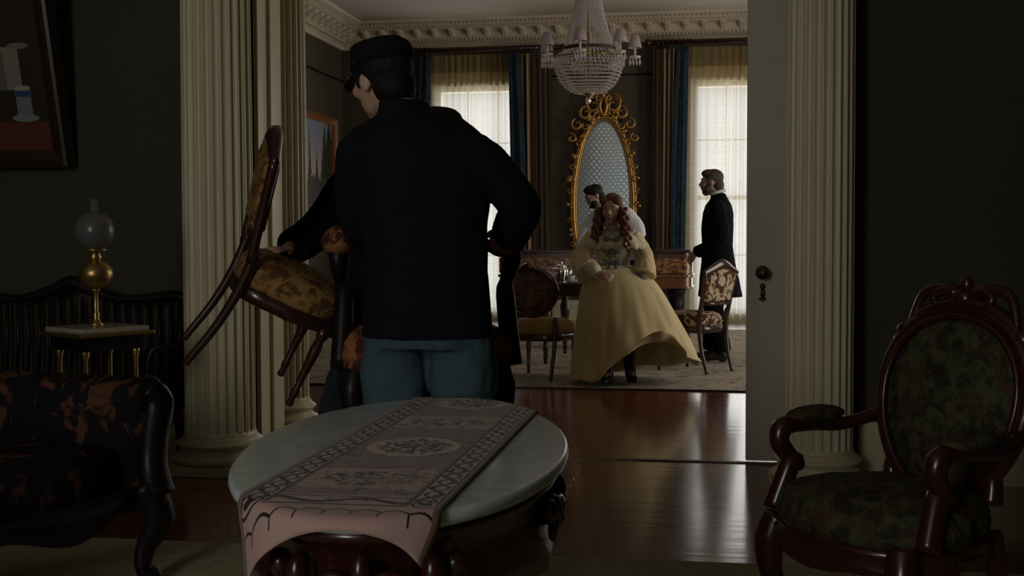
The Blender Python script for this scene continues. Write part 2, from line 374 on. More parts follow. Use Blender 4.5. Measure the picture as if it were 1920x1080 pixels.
# ------------------------------------------------------------------ columns
def column(x, y, R, label, zt=3.55, pl=.235):
    t = thing('column', label, 'column', (x, y, 0), 0, 'fluted columns of the wide doorway')
    b = nb(); box(b, -pl, pl, -pl, pl, 0, .05); obj('plinth', b, cream, t, False, bevel=.006)
    b = nb(); k = R/.17
    pr = [(0, .085), (.215, .085), (.228, .10), (.232, .125), (.225, .15), (.205, .162), (.203, .17), (.196, .178), (.189, .195), (.192, .212), (.203, .222), (.203, .228), (.213, .238), (.215, .252), (.207, .266), (.193, .272), (.193, .282), (.183, .296), (.176, .31), (0, .31)]
    lathe(b, [(r*k if r else 0, .05+(z-.085)*.60) for r, z in pr], 48); obj('base_molding', b, cream, t)
    b = nb(); rings = []; N = 24; q = 10
    for z in [.175, .192, .20, .206, .213, .222, .24, .30, .8, 1.3, 1.8, 2.3, 2.8, zt-.12, zt-.1, zt-.06, zt]:
        Rz = R*(1.03 if z < .195 else 1)*(1-.06*max(0, (z-1)/2.5)**1.5)
        r_ = []
        for i in range(N*q):
            u = (i % q)/q; w_ = abs(u-.5)*2                      # 0 in the middle of a flute
            e = max(0., 1-(w_/.78)**2)
            # semicircular lower ends
            zz = (z-.20)/.035; lim = 1. if zz >= 1 else (0 if zz <= 0 else math.sqrt(max(0, 1-(1-zz)**2)))
            e2 = math.sqrt(e) if w_ < .78*lim+1e-6 and lim > 0 else 0.
            if z > zt-.11: e2 = 0
            a = 2*pi*i/(N*q); r_.append(V(((Rz-e2*R*.085)*cos(a), (Rz-e2*R*.085)*sin(a), z)))
        rings.append(r_)
    loft(b, rings); obj('shaft', b, cream, t)
    b = nb(); lathe(b, [(0, zt-.005), (R*1.05, zt-.005), (R*1.2, zt+.03), (R*1.35, zt+.06), (R*1.35, zt+.1), (0, zt+.1)], 40); obj('capital', b, cream, t)
    return t
column(-2.42, 5.72, .175, 'large fluted cream column nearest the oil lamp, left of the wide doorway', pl=.22)
column(.51, 5.66, .158, 'fluted cream column right of the doorway, behind the armchair', pl=.215)
column(-2.545, 6.98, .155, 'fluted cream column half hidden behind the left doorway jamb', pl=.20)

# ------------------------------------------------------------------ far parlour: carpets, curtains
rugfar = rug_mat('faded_floral_carpet', (.24, .20, .155), (.52, .45, .36), (.34, .27, .21), 3.2)
b = nb(); box(b, -4.3, 1.9, 9.17, 15.2, .0005, .012); tag(obj('carpet', b, rugfar, None, False), 'pale worn floral carpet under the table in the far parlour', 'rug')
b = nb(); box(b, -4.3, 1.9, 9.155, 9.175, .0005, .0119); o_ = obj('binding', b, ebony, bpy.data.objects['carpet'], False)
def sheet(name, x0, x1, y, z0, z1, mat, parent=None, amp=.03, waves=11, nx=160, nz=24, bot=None, xb=None, th_=.0, ph=0.):
    """hanging pleated cloth; xb(z) gives (x0,x1) at that height"""
    bm = nb(); uvl = bm.loops.layers.uv.new('UVMap'); g = []
    for j in range(nz+1):
        v = j/nz; z = z0+(z1-z0)*v; a0, a1 = xb(v) if xb else (x0, x1); row = []
        for i in range(nx+1):
            u = i/nx
            yy = y+amp*sin(u*waves*2*pi+.6*sin(v*3+u*5)+ph)*(.55+.45*sin(u*17+2))+amp*.3*sin(u*waves*4.7+v)
            row.append(bm.verts.new((a0+(a1-a0)*u, yy, z)))
        g.append(row)
    for j in range(nz):
        for i in range(nx):
            f = bm.faces.new((g[j][i], g[j][i+1], g[j+1][i+1], g[j+1][i]))
            for l, (p, q) in zip(f.loops, ((i, j), (i+1, j), (i+1, j+1), (i, j+1))): l[uvl].uv = (p/nx, q/nz)
    o = obj(name, bm, mat, parent)
    if th_:
        s = o.modifiers.new('t', 'SOLIDIFY'); s.thickness = th_
    return o
def rod(x0, x1, z, label):
    t = thing('curtain_rod', label, 'curtain rod', ((x0+x1)/2, YB-.2, z), 0, 'mahogany curtain rods over the far windows'); h = (x1-x0)/2
    b = nb(); tube(b, [(-h, 0, 0), (h, 0, 0)], .034, 14); obj('pole', b, mahog, t)
    for s_ in (-1, 1):
        b = nb(); lathe(b, [(0, 0), (.034, 0), (.05, .015), (.03, .03), (.055, .06), (.06, .085), (.04, .115), (.015, .13), (0, .135)], 16, mt=M.Translation((s_*h, 0, 0)) @ euler(0, 90*s_).to_4x4()); obj('finial', b, mahog, t)
        b = nb(); box(b, s_*(h-.12)-.02, s_*(h-.12)+.02, 0, .2, -.02, .02); obj('bracket', b, mahog, t, False)
    return t, h
def rings(t, xs, xc):
    for x in xs:
        b = nb(); pts = [(x-xc+.006*cos(a*5), .052*cos(a), .052*sin(a)-.012) for a in [2*pi*i/16 for i in range(16)]]
        tube(b, pts, .007, 6, closed=True, up=(1, 0, 0)); obj('ring', b, mahog, t)
def drape(xa, xb_, z1, label, navy):
    """navy: -1 border on the left edge, +1 on the right"""
    t = thing('window_drape', label, 'curtain', ((xa+xb_)/2, YB-.2, 0), 0, 'striped window drapes in the far parlour'); h = (xb_-xa)/2
    def xs(v): 
        e = .10*(1-v)*(1 if v < .5 else 1); return (-h+(e if navy < 0 else 0)*.6, h-(e if navy > 0 else 0)*.6)
    sheet('folds', 0, 0, 0, .06, z1-.06, drapem, t, .06, 6, 150, 20, xb=xs, th_=.006, ph=xa)
    def xn(v):
        a0, a1 = xs(v); bulge = .05*sin(pi*v)
        return (a0-.06, a0+.10+bulge) if navy < 0 else (a1-.10-bulge, a1+.06)
    sheet('border', 0, 0, -.075, .05, z1-.045, border, t, .02, 1.2, 30, 20, xb=xn, th_=.008)
    return t
t, h = rod(-4.12, -1.98, 3.80, 'dark mahogany curtain rod over the left far window, behind the soldiers')
rings(t, [-4.06, -4.0, -3.94, -3.88, -2.62, -2.55, -2.48, -2.41, -2.34, -2.27, -2.2, -2.13], -3.05)
t, h = rod(-.72, 2.2, 3.82, 'dark mahogany curtain rod over the right far window beside the chandelier')
rings(t, [-.66, -.59, -.52, -.45, -.38, -.31, -.27, -.23], .74)
drape(-4.25, -3.88, 3.77, 'blue and gold drape left of the left far window, behind the soldier\'s cap', 1)
drape(-2.66, -2.12, 3.77, 'brown and gold striped drape with navy edge between left window and gilt mirror', -1)
drape(-.72, -.30, 3.79, 'brown and gold striped drape with teal damask edge between gilt mirror and right window', 1)
tag(sheet('lace_curtain', -3.98, -2.50, YB-.075, .03, 3.745, lace, None, .022, 17, 260, 8), 'cream lace curtain over the left far window, behind the soldier with raised elbow', 'lace curtain', 'sheer lace curtains')
tag(sheet('lace_curtain', -.36, 2.1, YB-.075, .03, 3.765, lace, None, .022, 26, 360, 8), 'cream lace curtain over the right far window, behind the bearded man in black', 'lace curtain', 'sheer lace curtains')

# ------------------------------------------------------------------ gilt mirror on the far wall
mz, mx, ma, mb = 1.62, -1.41, .372, 1.16
t = thing('wall_mirror', 'tall oval mirror in ornate carved gilt frame standing behind the piano', 'mirror', (mx, YB-.10, 0))
def mirror_mat():
    s = NT('silvered_glass'); v = s.mp(); sep = s.new('SeparateXYZ'); s.con(v, sep.inputs[0])
    row = s.math('FLOOR', s.math('DIVIDE', sep.outputs[2], .045)); off = s.math('MULTIPLY', s.math('MODULO', row, 2.), .5)
    fx = s.math('SUBTRACT', s.math('FRACT', s.math('ADD', s.math('DIVIDE', sep.outputs[0], .075), off)), .5)
    fz = s.math('SUBTRACT', s.math('FRACT', s.math('DIVIDE', sep.outputs[2], .045)), .5)
    d = s.math('SQRT', s.math('ADD', s.math('MULTIPLY', fx, fx), s.math('MULTIPLY', s.math('MULTIPLY', fz, fz), .55)))
    s.con(s.mix(s.ramp(d, [(.12, (1, 1, 1)), (.40, (0, 0, 0))]), C(.50, .60, .65), C(.60, .70, .74)), s.b.inputs['Base Color'])
    s.b.inputs['Roughness'].default_value = .28; s.b.inputs['Metallic'].default_value = .35
    s.bump(s.ramp(d, [(.05, (1, 1, 1)), (.5, (0, 0, 0))]), .45, .008); return s.m
b = nb(); rr = []
for rr_, y in ((1, .0), (1, -.02), (.97, -.026), (0.0006, -.026)):
    rr.append([V((ma*rr_*cos(2*pi*i/64), y, mz+mb*rr_*sin(2*pi*i/64))) for i in range(64)])
loft(b, rr); obj('mirror_glass', b, mirror_mat(), t)
def oval(f, y, n=72, da=0): return [(ma*1*cos(2*pi*i/n+da)+f*cos(2*pi*i/n), y, mz+mb*sin(2*pi*i/n)+f*sin(2*pi*i/n)) for i in range(n)]
b = nb(); tube(b, oval(.012, -.035), .014, 8, closed=True, up=(0, 1, 0)); tube(b, oval(.042, -.045), .024, 10, closed=True, up=(0, 1, 0)); tube(b, oval(.075, -.02), .018, 8, closed=True, up=(0, 1, 0)); obj('frame', b, gold, t)
def scroll(bm, x, z, s, a, flip=1, y=-.05, turns=1.4, r=.016):
    pts = []; n = 16
    for i in range(n+1):
        u = i/n; an = a+flip*u*turns*2*pi*.8; R_ = s*(1-.8*u); pts.append((x+R_*cos(an), y-.02*u, z+R_*sin(an)))
    tube(bm, pts, [r*.7, r*1.3, r, r*.7], 7, up=(0, 1, 0))
rnd = random.Random(3)
for s_ in (-1, 1):
    for k in range(19):
        b = nb()
        a = rad(-78+k*8.6); x = (ma+.095)*cos(a)*s_; z = mz+(mb+.095)*sin(a)
        big = 1+.5*max(0, sin(a*1.0))
        if k % 2 == 0: scroll(b, x, z, .042*big, a if s_ > 0 else pi-a, s_*(1 if k % 4 else -1), r=.011*big)
        else:
            for q in range(4):
                an = rnd.uniform(0, 2*pi); ell(b, (x+.03*cos(an), -.06, z+.035*sin(an)), (.022*big, .02, .03*big), euler(0, rnd.uniform(0, 180)), 8, 5)
        obj('leaf_carving', b, gold, t)
b = nb(); ct = mz+mb+.08
for s_ in (-1, 1):
    scroll(b, s_*.13, ct+.13, .12, pi/2, -s_, r=.022); scroll(b, s_*.24, ct+.02, .10, pi/2, -s_, r=.022); scroll(b, s_*.07, ct+.24, .07, pi/2, s_, r=.018)
    scroll(b, s_*.36, ct-.13, .09, pi*.6, -s_, r=.02); scroll(b, s_*.44, ct-.32, .07, pi*.6, s_, r=.018)
    tube(b, [(0, -.05, ct+.0), (s_*.08, -.07, ct+.06), (s_*.17, -.07, ct+.04), (s_*.24, -.06, ct-.06)], [.03, .024, .02, .012], 8, k=4)
    tube(b, [(s_*.02, -.06, ct+.0), (s_*.05, -.08, ct+.12), (s_*.03, -.08, ct+.2), (s_*.08, -.07, ct+.27)], [.03, .026, .02, .01], 8, k=4)
    tube(b, [(s_*.19, -.05, ct+.10), (s_*.24, -.06, ct+.18), (s_*.21, -.06, ct+.25), (s_*.12, -.06, ct+.28)], [.012, .02, .018, .008], 8, k=4)
for q in range(7): ell(b, (rnd.uniform(-.2, .2), -.07, ct+rnd.uniform(.0, .16)), (.03, .022, .022), euler(0, rnd.uniform(0, 180)), 8, 5)
ell(b, (0, -.08, ct+.27), (.035, .03, .05), None, 10, 7); ell(b, (0, -.07, ct-.0), (.05, .03, .035), None, 10, 7)
obj('crest', b, gold, t)

# ------------------------------------------------------------------ piano
def inlay_mat():
    s = NT('marquetry_inlay'); n = s.noise(s.mp(sc=(1, 1, 1.2)), 11, 4, .6, 2.2)
    f = s.ramp(n, [(.47, (0, 0, 0)), (.50, (1, 1, 1)), (.57, (1, 1, 1)), (.60, (0, 0, 0))])
    s.con(s.mix(f, C(.05, .018, .008), C(.46, .19, .06)), s.b.inputs['Base Color']); s.b.inputs['Roughness'].default_value = .3; s.b.inputs['Coat Weight'].default_value = .4; return s.m
inlay = inlay_mat(); satin = wood('orange_brown_veneer', (.26, .09, .03), (.12, .04, .015), .28)
t = thing('square_piano', 'long marquetry square piano with heavy dark legs under the gilt mirror', 'piano', (-1.30, 14.55, .0130))
def rbox(bm, hx, y0, y1, z0, z1, r=.12):
    poly = [(hx, y1), (-hx, y1)]
    for c, a0 in (((-hx+r, y0+r), 180), ((hx-r, y0+r), 270)):
        for i in range(7): a = rad(a0+i*15); poly.append((c[0]+r*cos(a), c[1]+r*sin(a)))
    return prism(bm, poly, z0, z1)
b = nb(); rbox(b, 1.18, -.56, .5, .97, 1.005); obj('lid', b, mahog, t, False, bevel=.008)
b = nb(); rbox(b, 1.13, -.52, .48, .64, .97); obj('case', b, mahog, t, False)
b = nb(); rbox(b, 1.142, -.532, .3, .735, .915); obj('inlaid_band', b, inlay, t, False)
b = nb(); rbox(b, 1.155, -.545, .4, .685, .72); rbox(b, 1.155, -.545, .4, .925, .945); rbox(b, 1.15, -.54, .4, .555, .575); obj('molding', b, satin, t, False, bevel=.006)
b = nb(); rbox(b, 1.135, -.525, .4, .575, .685); obj('lower_band', b, satin, t, False)
for sx in (-1, 1):
    for sy in (-1, 1):
        b = nb(); rings_ = []
        for z, r in ((.57, .115), (.5, .12), (.46, .085), (.40, .10), (.30, .095), (.2, .06), (.13, .045), (.10, .06), (.06, .05), (.0, .035)):
            rings_.append([V((r*cos(rad(45*i+22.5)), r*sin(rad(45*i+22.5)), z)) for i in range(8)])
        mt = M.Translation((sx*.95-(.12 if sx < 0 else 0), sy*.38, 0)); loft(b, [[mt @ p for p in r_] for r_ in rings_]); obj('leg', b, ebony, t)

# ------------------------------------------------------------------ centre table with tea things
t = thing('centre_table', 'dark rectangular table behind the woman, with a silver teapot on its corner', 'table', (-1.13, 11.35, .0130), rad(-4))
b = nb(); box(b, -.40, .40, -.60, .60, .72, .745); obj('table_top', b, rosew, t, False, bevel=.008)
b = nb(); box(b, -.34, .34, -.54, .54, .62, .72); obj('apron', b, rosew, t, False)
for sx in (-1, 1):
    for sy in (-1, 1):
        b = nb(); lathe(b, [(.03, .62), (.045, .58), (.03, .54), (.05, .48), (.045, .40), (.028, .30), (.022, .16), (.03, .13), (.02, .10), (.024, .05), (.016, .03), (.02, .0)], 14, (sx*.29, sy*.48, 0)); obj('leg', b, rosew, t)
t = thing('teapot', 'silver teapot with domed lid on the dark table beside the woman', 'teapot', (-1.36, 11.35, .7585))
b = nb(); lathe(b, [(0, 0), (.05, 0), (.052, .008), (.062, .05), (.07, .08), (.066, .11), (.05, .125), (0, .126)], 24); obj('body', b, silver, t)
b = nb(); lathe(b, [(.05, .125), (.046, .14), (.025, .152), (.008, .158), (.012, .17), (.008, .18), (0, .185)], 20); obj('lid', b, silver, t)
b = nb(); tube(b, [(.055, 0, .05), (.085, 0, .06), (.095, 0, .10), (.115, 0, .13)], [.018, .014, .01, .008], 8, k=4); obj('spout', b, silver, t)
b = nb(); tube(b, [(-.06, 0, .11), (-.10, 0, .12), (-.105, 0, .08), (-.062, 0, .045)], .006, 8, k=5); obj('handle', b, silver, t)
china = plain('white_china', (.6, .6, .58), .2)
for x, y, l in ((-1.22, 10.90, 'white china cup on a saucer on the table corner nearest the woman'), (-1.17, 11.4, 'white china cup on a saucer just right of the silver teapot')):
    t = thing('teacup', l, 'cup', (x, y, .7585), 0, 'china teacups on the centre table')
    b = nb(); lathe(b, [(0, .004), (.03, .004), (.06, .012), (.062, .016), (.03, .008), (0, .008)], 20); obj('saucer', b, china, t)
    b = nb(); lathe(b, [(0, .008), (.018, .01), (.03, .03), (.038, .06), (.035, .06), (.026, .03), (0, .016)], 20); obj('cup', b, china, t)
    b = nb(); tube(b, [(.03, 0, .05), (.055, 0, .048), (.05, 0, .028), (.028, 0, .024)], .003, 6, k=4); obj('handle', b, china, t)

# ------------------------------------------------------------------ chandelier
cx, cy = -1.115, 11.5
def crystal_mat():
    s = NT('cut_crystal'); gl = s.new('BsdfGlossy'); gl.inputs['Roughness'].default_value = .12; gl.inputs[0].default_value = C(.9, .86, .86)
    tr = s.new('BsdfTransparent'); tr.inputs[0].default_value = C(.8, .78, .78); df = s.new('BsdfDiffuse'); df.inputs[0].default_value = C(.9, .86, .86)
    m1 = s.new('MixShader'); m1.inputs[0].default_value = .3; s.con(gl.outputs[0], m1.inputs[1]); s.con(tr.outputs[0], m1.inputs[2])
    m2 = s.new('MixShader'); m2.inputs[0].default_value = .42; s.con(m1.outputs[0], m2.inputs[1]); s.con(df.outputs[0], m2.inputs[2]); s.con(m2.outputs[0], s.out.inputs[0]); return s.m
crystal = crystal_mat(); shade_m = plain('pinkish_lampshade', (.50, .40, .40), .8); candle_m = plain('ivory_candle', (.65, .58, .45), .5)
t = thing('chandelier', 'large crystal basket chandelier with shaded candle arms hanging in the far parlour', 'chandelier', (cx, cy, 0))
def bead(bm, p, r, rz=1.25):
    vs = [bm.verts.new(V(p)+V(q)) for q in ((r, 0, 0), (0, r, 0), (-r, 0, 0), (0, -r, 0), (0, 0, r*rz), (0, 0, -r*rz))]
    for i in range(4):
        bm.faces.new((vs[i], vs[(i+1) % 4], vs[4])); bm.faces.new((vs[(i+1) % 4], vs[i], vs[5]))
def strand(bm, f, n, r):
    for i in range(n): bead(bm, f(i/(n-1)), r)
zr, Rr = 2.955, .24       # waist ring
for k in range(40):       # tent of strands
    a = 2*pi*k/40; b = nb()
    strand(b, lambda u: ((.09+(Rr-.09)*u**1.7)*cos(a), (.09+(Rr-.09)*u**1.7)*sin(a), 3.72-(3.72-zr)*u), 42, .0095); obj('bead_strand', b, crystal, t, False)
b = nb(); lathe(b, [(0, 4.19), (.08, 4.19), (.06, 4.15), (.015, 4.13), (.012, 3.8), (.05, 3.78), (.10, 3.74), (.10, 3.71), (.02, 3.70), (.012, 3.6), (.012, 2.6), (0, 2.6)], 20); obj('stem', b, brass, t)
b = nb(); pr = [(Rr, zr-.01), (Rr+.018, zr-.01), (Rr+.018, zr+.02), (Rr, zr+.02)]
rs_ = [[(r*cos(2*pi*i/40), r*sin(2*pi*i/40), z) for r, z in pr] for i in range(41)]; loft(b, rs_, cap=False); obj('waist_ring', b, iron, t, False)
b = nb()
rs_ = [[(r*cos(2*pi*i/40), r*sin(2*pi*i/40), z) for r, z in ((.33, 2.865), (.345, 2.865), (.345, 2.88), (.33, 2.88))] for i in range(41)]; loft(b, rs_, cap=False); obj('basket_ring', b, brass, t, False)
for k in range(48):       # waist ring to basket ring
    a = 2*pi*k/48; b = nb(); strand(b, lambda u: ((Rr+(.335-Rr)*u)*cos(a), (Rr+(.335-Rr)*u)*sin(a), zr-.01-.08*u-.0*sin(pi*u)), 9, .009)
    for i in range(3): bead(b, (.338*cos(a), .338*sin(a), 2.85-.022*i), .008, 1.8)
    obj('swag', b, crystal, t, False)
for j in range(13):       # basket rings of beads
    u = j/12; r = .325*cos(u*pi/2*.96)**.75; z = 2.83-.29*sin(u*pi/2)**1.15; b = nb(); n = max(8, int(2*pi*r/.020))
    for i in range(n): bead(b, (r*cos(2*pi*i/n), r*sin(2*pi*i/n), z), .0095, 1.15)
    obj('basket_beads', b, crystal, t, False)
b = nb()
for k in range(16):
    a = 2*pi*k/16; tube(b, [(.325*cos(v*pi/2*.98)**.75*.97*cos(a), .325*cos(v*pi/2*.98)**.75*.97*sin(a), 2.83-.285*sin(v*pi/2)**1.15) for v in [i/8 for i in range(9)]], .0025, 5)
obj('basket_frame', b, brass, t)
b = nb(); lathe(b, [(0, 2.56), (.06, 2.555), (.05, 2.53), (.02, 2.51), (.012, 2.49), (0, 2.49)], 16); obj('finial', b, brass, t)
b = nb(); ell(b, (0, 0, 2.468), .026, None, 10, 7); obj('crystal_ball', b, crystal, t, False)
for k in range(7):        # candle arms
    a = rad(8+360/7*k); rr = .44; X, Y = rr*cos(a), rr*sin(a); hz = 2.885
    arm = nb(); tube(arm, [(.25*cos(a), .25*sin(a), zr-.0), (.31*cos(a), .31*sin(a), zr-.07), (.39*cos(a), .39*sin(a), zr-.09), (X, Y, hz-.02)], [.010, .009, .008, .008], 8, k=5); am = obj('arm', arm, brass, t)
    b = nb(); lathe(b, [(0, hz-.02), (.02, hz-.015), (.055, hz), (.057, hz+.006), (.02, hz+.002), (0, hz+.002)], 18, (X, Y, 0)); obj('drip_pan', b, crystal, am)
    b = nb(); lathe(b, [(.0115, hz), (.0115, hz+.10), (0, hz+.10)], 10, (X, Y, 0)); obj('candle', b, candle_m, am)
    b = nb(); rings_ = [[(X+r*cos(2*pi*i/22), Y+r*sin(2*pi*i/22), z) for i in range(22)] for r, z in ((.066, hz+.085), (.060, hz+.11), (.038, hz+.205), (.036, hz+.205), (.058, hz+.11), (.064, hz+.085))]
    loft(b, rings_, cap=False); obj('lamp_shade', b, shade_m, am)
    b = nb()
    for i in range(10):
        c_ = 2*pi*i/10; bead(b, (X+.052*cos(c_), Y+.052*sin(c_), hz-.012), .006, 1)
        p = V((X+.052*cos(c_), Y+.052*sin(c_), hz-.05)); bead(b, p, .009, 3.4)
    obj('drop_prisms', b, crystal, am, False)

# ------------------------------------------------------------------ landscape painting on the left wall of the far parlour
def landscape_mat():
    s = NT('landscape_canvas'); sep = s.new('SeparateXYZ'); s.con(s.mp(), sep.inputs[0]); y, z = sep.outputs[1], sep.outputs[2]
    n = s.noise(s.mp(), 5, 5, .65)
    x = sep.outputs[0]; sky = s.mix(s.ramp(s.math('ADD', z, .45), [(.15, (0, 0, 0)), (.85, (1, 1, 1))]), C(.55, .42, .28), C(.24, .27, .33))
    c = sky
    for xc, zt, w_ in ((-.5, .35, .16), (-.22, .5, .10), (.07, .28, .13), (.40, .62, .22), (.60, .72, .30)):
        d = s.math('ABSOLUTE', s.math('SUBTRACT', x, xc)); lim = s.math('MULTIPLY', s.math('SUBTRACT', zt, z), w_)
        c = s.mix(s.math('LESS_THAN', s.math('ADD', d, s.math('MULTIPLY', s.math('SUBTRACT', s.noise(s.mp(), 22, 4, .7), .5), .16)), lim), c, C(.030, .038, .014))
    hill = s.math('SUBTRACT', s.math('MULTIPLY', n, .5), .42); c = s.mix(s.math('LESS_THAN', z, hill), c, s.mix(n, C(.03, .035, .03), C(.09, .09, .07)))
    s.con(c, s.b.inputs['Base Color']); s.b.inputs['Roughness'].default_value = .6; return s.m
frame_o = wood('orange_frame', (.42, .16, .04), (.2, .07, .02), .3)
def picture(name, label, loc, rot, wd, ht, fw, canvas, fm, mt=None, parts=()):
    t = thing(name, label, 'painting', loc, 0); t.rotation_euler = rot
    b = nb(); box(b, -wd/2, wd/2, .0, .012, -ht/2, ht/2); obj('canvas', b, canvas, t, False)
    b = nb(); pr = [(0, -.012), (.0, -.04), (fw*.15, -.045), (fw*.25, -.03), (fw*.6, -.045), (fw*.8, -.075), (fw, -.07), (fw, .02), (0, .02)]
    cs = [[V((sx*(wd/2+d), y, sz*(ht/2+d))) for d, y in pr] for sx, sz in ((-1, -1), (1, -1), (1, 1), (-1, 1))]
    vs = [[b.verts.new(p) for p in r] for r in cs]; n = len(pr)
    for k in range(4):
        A, B = vs[k], vs[(k+1) % 4]
        for i in range(n): b.faces.new((A[i], A[(i+1) % n], B[(i+1) % n], B[i]))
    obj('frame', b, fm, t, False); return t
def mapob(m_): return m_
picture('painting', 'landscape with tall trees in orange wooden frame on the far parlour\'s left wall', (XL+.05, 15.42, 2.12), (0, 0, rad(90)), 1.42, 1.22, .09, landscape_mat(), frame_o)

# ------------------------------------------------------------------ people
def basis(d, n):
    """orthonormal frame: y along d, z along n (made perpendicular), x = y cross z"""
    y = V(d).normalized(); z = V(n); z = (z-y*z.dot(y)).normalized(); x = y.cross(z)
    return M((x, y, z)).transposed()
def hand(bm, wr, d, pn, side, curl=35, s=1., spread=5):
    """wr wrist, d pointing direction, pn direction the back of the hand faces, side +1 puts the thumb on local +x"""
    B = basis(d, pn); wr = V(wr); P = lambda x, y, z: wr+B @ V((x*s, y*s, z*s))
    tube(bm, [P(0, -.03, 0), P(0, .0, 0), P(0, .03, 0), P(0, .07, 0), P(0, .09, -.003)], [.026*s, .027*s, .036*s, .041*s, .036*s], 12, fl=.42, up=B @ V((0, 0, 1)))
    ls = [.072, .080, .074, .058]; xs = [.029, .010, -.010, -.029]
    for i in range(4):
        x0 = xs[i]*side; L = ls[i]; pts = [P(x0, .07, 0), P(x0, .088, 0)]; p = V((x0, .088, 0)); a = rad(curl*.5); fan = rad((1.5-i)*spread)*side
        for k, q in enumerate((.45, .32, .26)):
            p = p+V((sin(fan)*cos(a), cos(a)*cos(fan), -sin(a)))*L*q; pts.append(P(*p)); a += rad(curl)
        tube(bm, pts, [.0095*s, .0095*s, .009*s, .008*s, .0065*s], 8)
    tube(bm, [P(side*.018, .012, -.004), P(side*.042, .035, -.012), P(side*.054, .062, -.022), P(side*.052, .088, -.032)], [.013*s, .012*s, .0105*s, .008*s], 8)
def head(bm, c, R_, s=1., jaw=1.):
    c = V(c); E = lambda p, r, rot=None: ell(bm, c+R_ @ (V(p)*s), tuple(x*s for x in r), R_ @ rot if rot is not None else R_, 16, 11)
    E((0, -.018, .035), (.074, .093, .080)); E((0, .018, -.005), (.066, .074, .088)); E((0, .030, -.055), (.052*jaw, .052, .050)); E((0, .050, -.088), (.026*jaw, .028, .022))
    T = lambda pts, r, **k: tube(bm, [c+R_ @ (V(p)*s) for p in pts], [x*s for x in r], 8, **k)
    T([(0, .082, .022), (0, .094, .0), (0, .106, -.018), (0, .098, -.030)], [.007, .009, .0125, .009])
    for q in (-1, 1):
        E((q*.012, .094, -.028), (.007, .009, .006)); E((q*.030, .074, .026), (.022, .014, .007)); E((q*.042, .062, -.022), (.020, .020, .020))
        E((q*.073, -.012, -.008), (.008, .020, .030), euler(0, 0, q*-20))
    E((0, .086, -.052), (.022, .010, .007)); E((0, .084, -.063), (.019, .010, .007))
def face_parts(t, c, R_, s, hair, lips=True):
    c = V(c); R4 = R_
    for q in (-1, 1):
        b = nb(); ell(b, c+R4 @ (V((q*.030, .076, .008))*s), (.012*s, .008*s, .006*s), R4, 10, 7); e = obj('eye', b, eye_w, t)
        b = nb(); ell(b, c+R4 @ (V((q*.030, .083, .008))*s), (.0055*s, .003*s, .0055*s), R4, 10, 7); obj('iris', b, eye_d, e)
        b = nb(); tube(b, [c+R4 @ (V((q*x, y, z))*s) for x, y, z in ((.014, .088, .030), (.03, .088, .036), (.048, .074, .031))], [.003*s, .004*s, .002*s], 6, k=3); obj('eyebrow', b, hair, t)
    if lips:
        b = nb(); tube(b, [c+R4 @ (V(p)*s) for p in ((-.021, .086, -.057), (-.008, .0955, -.053), (0, .097, -.054), (.008, .0955, -.053), (.021, .086, -.057))], [.001*s, .004*s, .0045*s, .004*s, .001*s], 8, k=3)
        tube(b, [c+R4 @ (V(p)*s) for p in ((-.018, .085, -.060), (0, .0955, -.063), (.018, .085, -.060))], [.001*s, .005*s, .001*s], 8, k=3); obj('lips', b, lipm, t)
def lookm(yaw=0, pitch=0, roll=0): return euler(0, 0, yaw) @ euler(pitch, 0, 0) @ euler(0, roll, 0)
def make_body(t, J, sk, w=1.):
    b = nb(); R_ = J['look']; s = J.get('hs', 1)
    head(b, J['head'], R_, s, J.get('jaw', 1))
    tube(b, [V(J['neck'])+V((0, 0, -.05)), J['neck'], V(J['head'])+R_ @ V((0, -.02, -.06))], [.075*w, .056*w, .052*w], 14)
    tube(b, [J['pelvis'], (V(J['pelvis'])+V(J['chest']))/2, J['chest'], V(J['neck'])+V((0, 0, -.03))], [.14*w, .12*w, .15*w, .07*w], 16, fl=.68, up=(0, 1, 0), k=3)
    for q in 'LR':
        tube(b, [J['chest'], J['sh'+q], J['el'+q], J['wr'+q]], [.06*w, .050*w, .040*w, .026*w], 12)
        hd = J['hand'+q]; hand(b, J['wr'+q], hd[0], hd[1], hd[2], hd[3], J.get('hands', 1))
        tube(b, [J['pelvis'], J['hp'+q], J['kn'+q], J['an'+q]], [.09*w, .088*w, .055*w, .038*w], 12)
        a = V(J['an'+q]); f = V(J['toe'+q]); tube(b, [a, a+V((0, 0, -.04))+f*.03, a+V((0, 0, -.055))+f*.13], [.038, .036, .026], 10)
    return obj('body', b, sk, t, True, remesh=.0065, sm=4)
TEX = bpy.data.textures.new('cloth_folds', 'CLOUDS'); TEX.noise_scale = .11; TEX.noise_depth = 2
def cloth(name, b, mat, t, vox=.008, sm=5, fold=.012):
    o = obj(name, b, mat, t, True, remesh=vox, sm=sm)
    if fold:
        d = o.modifiers.new('d', 'DISPLACE'); d.texture = TEX; d.strength = fold; d.mid_level = .5
    return o
def trunk(b, rings_, n=28, yaw=0):
    Z = euler(0, 0, yaw); loft(b, [[V((x, y, z))+Z @ V((rx*cos(2*pi*i/n), ry*sin(2*pi*i/n), 0)) for i in range(n)] for x, y, z, rx, ry in rings_])
